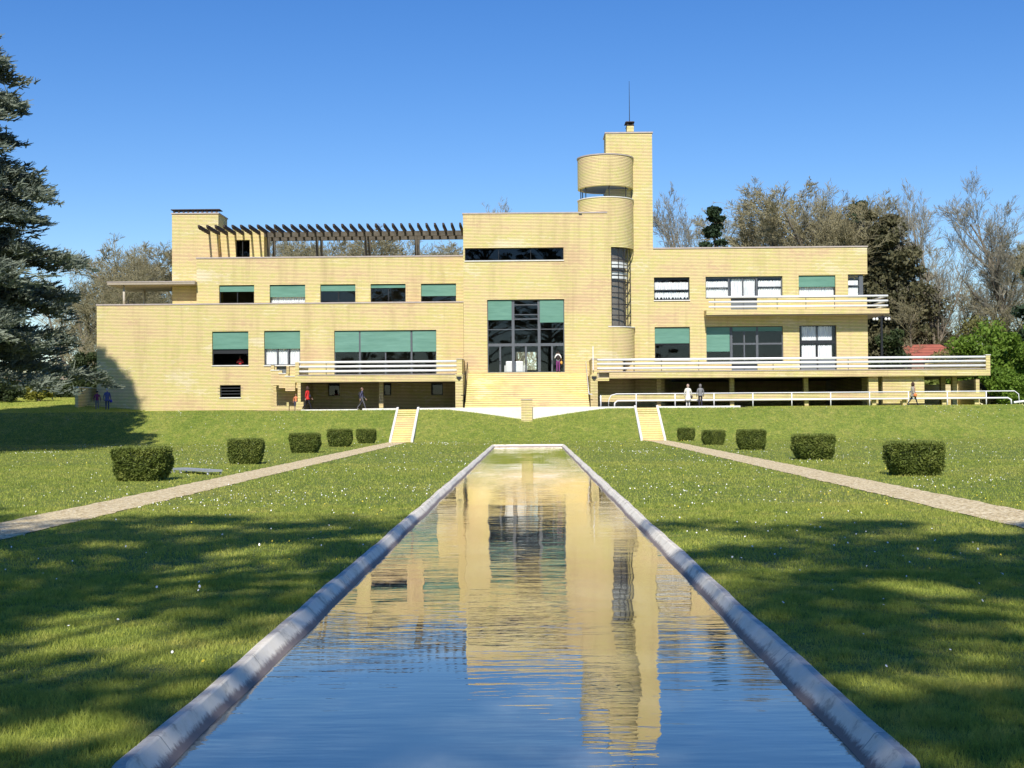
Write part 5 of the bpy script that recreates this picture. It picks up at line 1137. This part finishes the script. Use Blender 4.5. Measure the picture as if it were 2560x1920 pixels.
    for kind, col in extras:
        m = MB()
        if kind == 'backpack': m.loft(ell(0, -.19, 1.22, .14, .10, .23, 12, 8))
        if kind == 'bag': m.loft(ell(.27, .05, .80, .10, .13, .14, 12, 8)); m.tube([(.2, .02, 1.43), (.27, .05, .93)], .012, 6)
        if kind == 'sidebag': m.loft(ell(.05, .17, 1.02, .11, .09, .16, 12, 8)); m.tube([(.1, .12, 1.42), (.05, .17, 1.15)], .012, 6)
        nb = {'backpack': 'backpack', 'bag': 'handbag', 'sidebag': 'handbag'}[kind]; bo2 = m.build(nb, flat(nb, col), None, True); bo2.parent = root
    root.scale = (s, s, s); return root
def at(px, Y): return PX(px, Y, 1000)
person(at(769, 91.4), 91.4, TZ, 1.62, -90, dict(top=(.55, .02, .02), bot=(.012, .012, .018), hair=(.05, .025, .015), coat=(.60, .025, .02)), 'woman in a bright red jacket and black trousers walking right past the left undercroft', 'walk', (1.4, .78, .165, .21), .6, [('sidebag', (.02, .02, .03))])
person(at(905, 91.2), 91.2, TZ, 1.50, -90, dict(top=(.07, .07, .13), bot=(.10, .10, .11), hair=(.22, .13, .09), shoe=(.3, .28, .25)), 'man in dark blue jumper with black backpack walking right past the left undercroft', 'walk', None, 0, [('backpack', (.02, .02, .022))])
person(at(739, 92.6), 92.7, TZ, 1.14, 180, dict(top=(.62, .22, .10), bot=(.06, .06, .12), hair=(.15, .08, .05)), 'child in an orange top and blue trousers half hidden by the brick pier', 'stand', None, .2)
person(at(1720, 89.6), 89.6, TZ, 1.53, 0, dict(top=(.75, .72, .62), bot=(.7, .68, .62), hair=(.42, .30, .24), coat=(.78, .75, .66), shoe=(.7, .68, .62)), 'woman in a cream knee-length coat seen from behind by the white handrail', 'stand', (1.4, .52, .17, .25), .3, [('bag', (.06, .045, .04))])
person(at(1751, 89.6), 89.6, TZ, 1.53, 0, dict(top=(.20, .20, .205), bot=(.028, .024, .045), hair=(.17, .16, .155), coat=(.21, .21, .215)), 'person in a grey jacket and dark trousers seen from behind by the white handrail', 'stand', (1.4, .86, .175, .20), .3)
person(at(2283, 89.9), 89.9, TZ, 1.55, -80, dict(top=(.32, .29, .24), bot=(.02, .02, .025), hair=(.045, .02, .012), coat=(.34, .31, .25)), 'woman in a grey-beige coat with curly dark hair and orange bag walking right', 'walk', (1.4, .66, .17, .23), .75, [('bag', (.75, .22, .06))])
person(at(1396, 95.7), 95.75, FZC, 1.50, 0, dict(top=(.8, .8, .78), bot=(.22, .05, .20), hair=(.02, .018, .016)), 'person in a white top and purple trousers with backpack peering through the hall window', 'peer', None, .1, [('backpack', (.03, .02, .02)), ('bag', (.75, .38, .08))])
person(at(243, 94.9), 94.9, TZ, 1.50, 10, dict(top=(.16, .02, .09), bot=(.18, .18, .17), hair=(.02, .018, .016)), 'person in a maroon top and grey trousers standing in the shade by the left steps', 'stand', None, .1)
person(at(268, 94.7), 94.7, TZ, 1.66, 0, dict(top=(.07, .08, .22), bot=(.05, .06, .12), hair=(.40, .38, .36)), 'grey-haired person in a blue jacket standing in the shade against the brick wall', 'stand', (1.4, .80, .18, .21), .1, [('bag', (.03, .04, .35))])
person(at(600, 98.9), 99.0, FZ, 1.6, 180, dict(top=(.65, .03, .04), bot=(.1, .1, .1), hair=(.1, .06, .04)), 'person in a red top behind the lower left window', 'hold', None, .2)
# lamp post between the trees
lp_ = empty('lamp_post', (PX(2204, 108), 108, TZ)); tag(lp_, 'tall dark lamp post with small white lamps right of the villa', 'lamp post')
x, z1 = PX(2204, 108, 830), PZ(2204, 804, 108)
m = MB(); m.tube([(x, 108, TZ - .2), (x, 108, z1 + .3)], [.12, .09], 8); m.tube([(x - .75, 108, z1 + .35), (x + .75, 108, z1 + .35)], .05, 6); m.build('pole', M['darkframe'], lp_)
for dx in (-.6, -.35, .35, .6):
    m = MB(); m.loft([[(x + dx + r_ * math.cos(a), 108 + r_ * math.sin(a), z1 + .2 + h_) for a in np.linspace(0, 6.28, 9)[:-1]] for r_, h_ in ((.02, -.12), (.10, -.08), (.12, 0), (.08, .1), (.03, .13))]); m.build('lamp', M['white'], lp_, smooth=True)
for r_, ch in protos.values():
    if r_.name.startswith('proto'):
        for c in ch: bpy.data.objects.remove(c)
        bpy.data.objects.remove(r_)
for o in bpy.data.objects:
    if 'local' in o: del o['local']
print('objects', len(bpy.data.objects), 'faces', sum(len(o.data.polygons) for o in bpy.data.objects if o.type == 'MESH'))
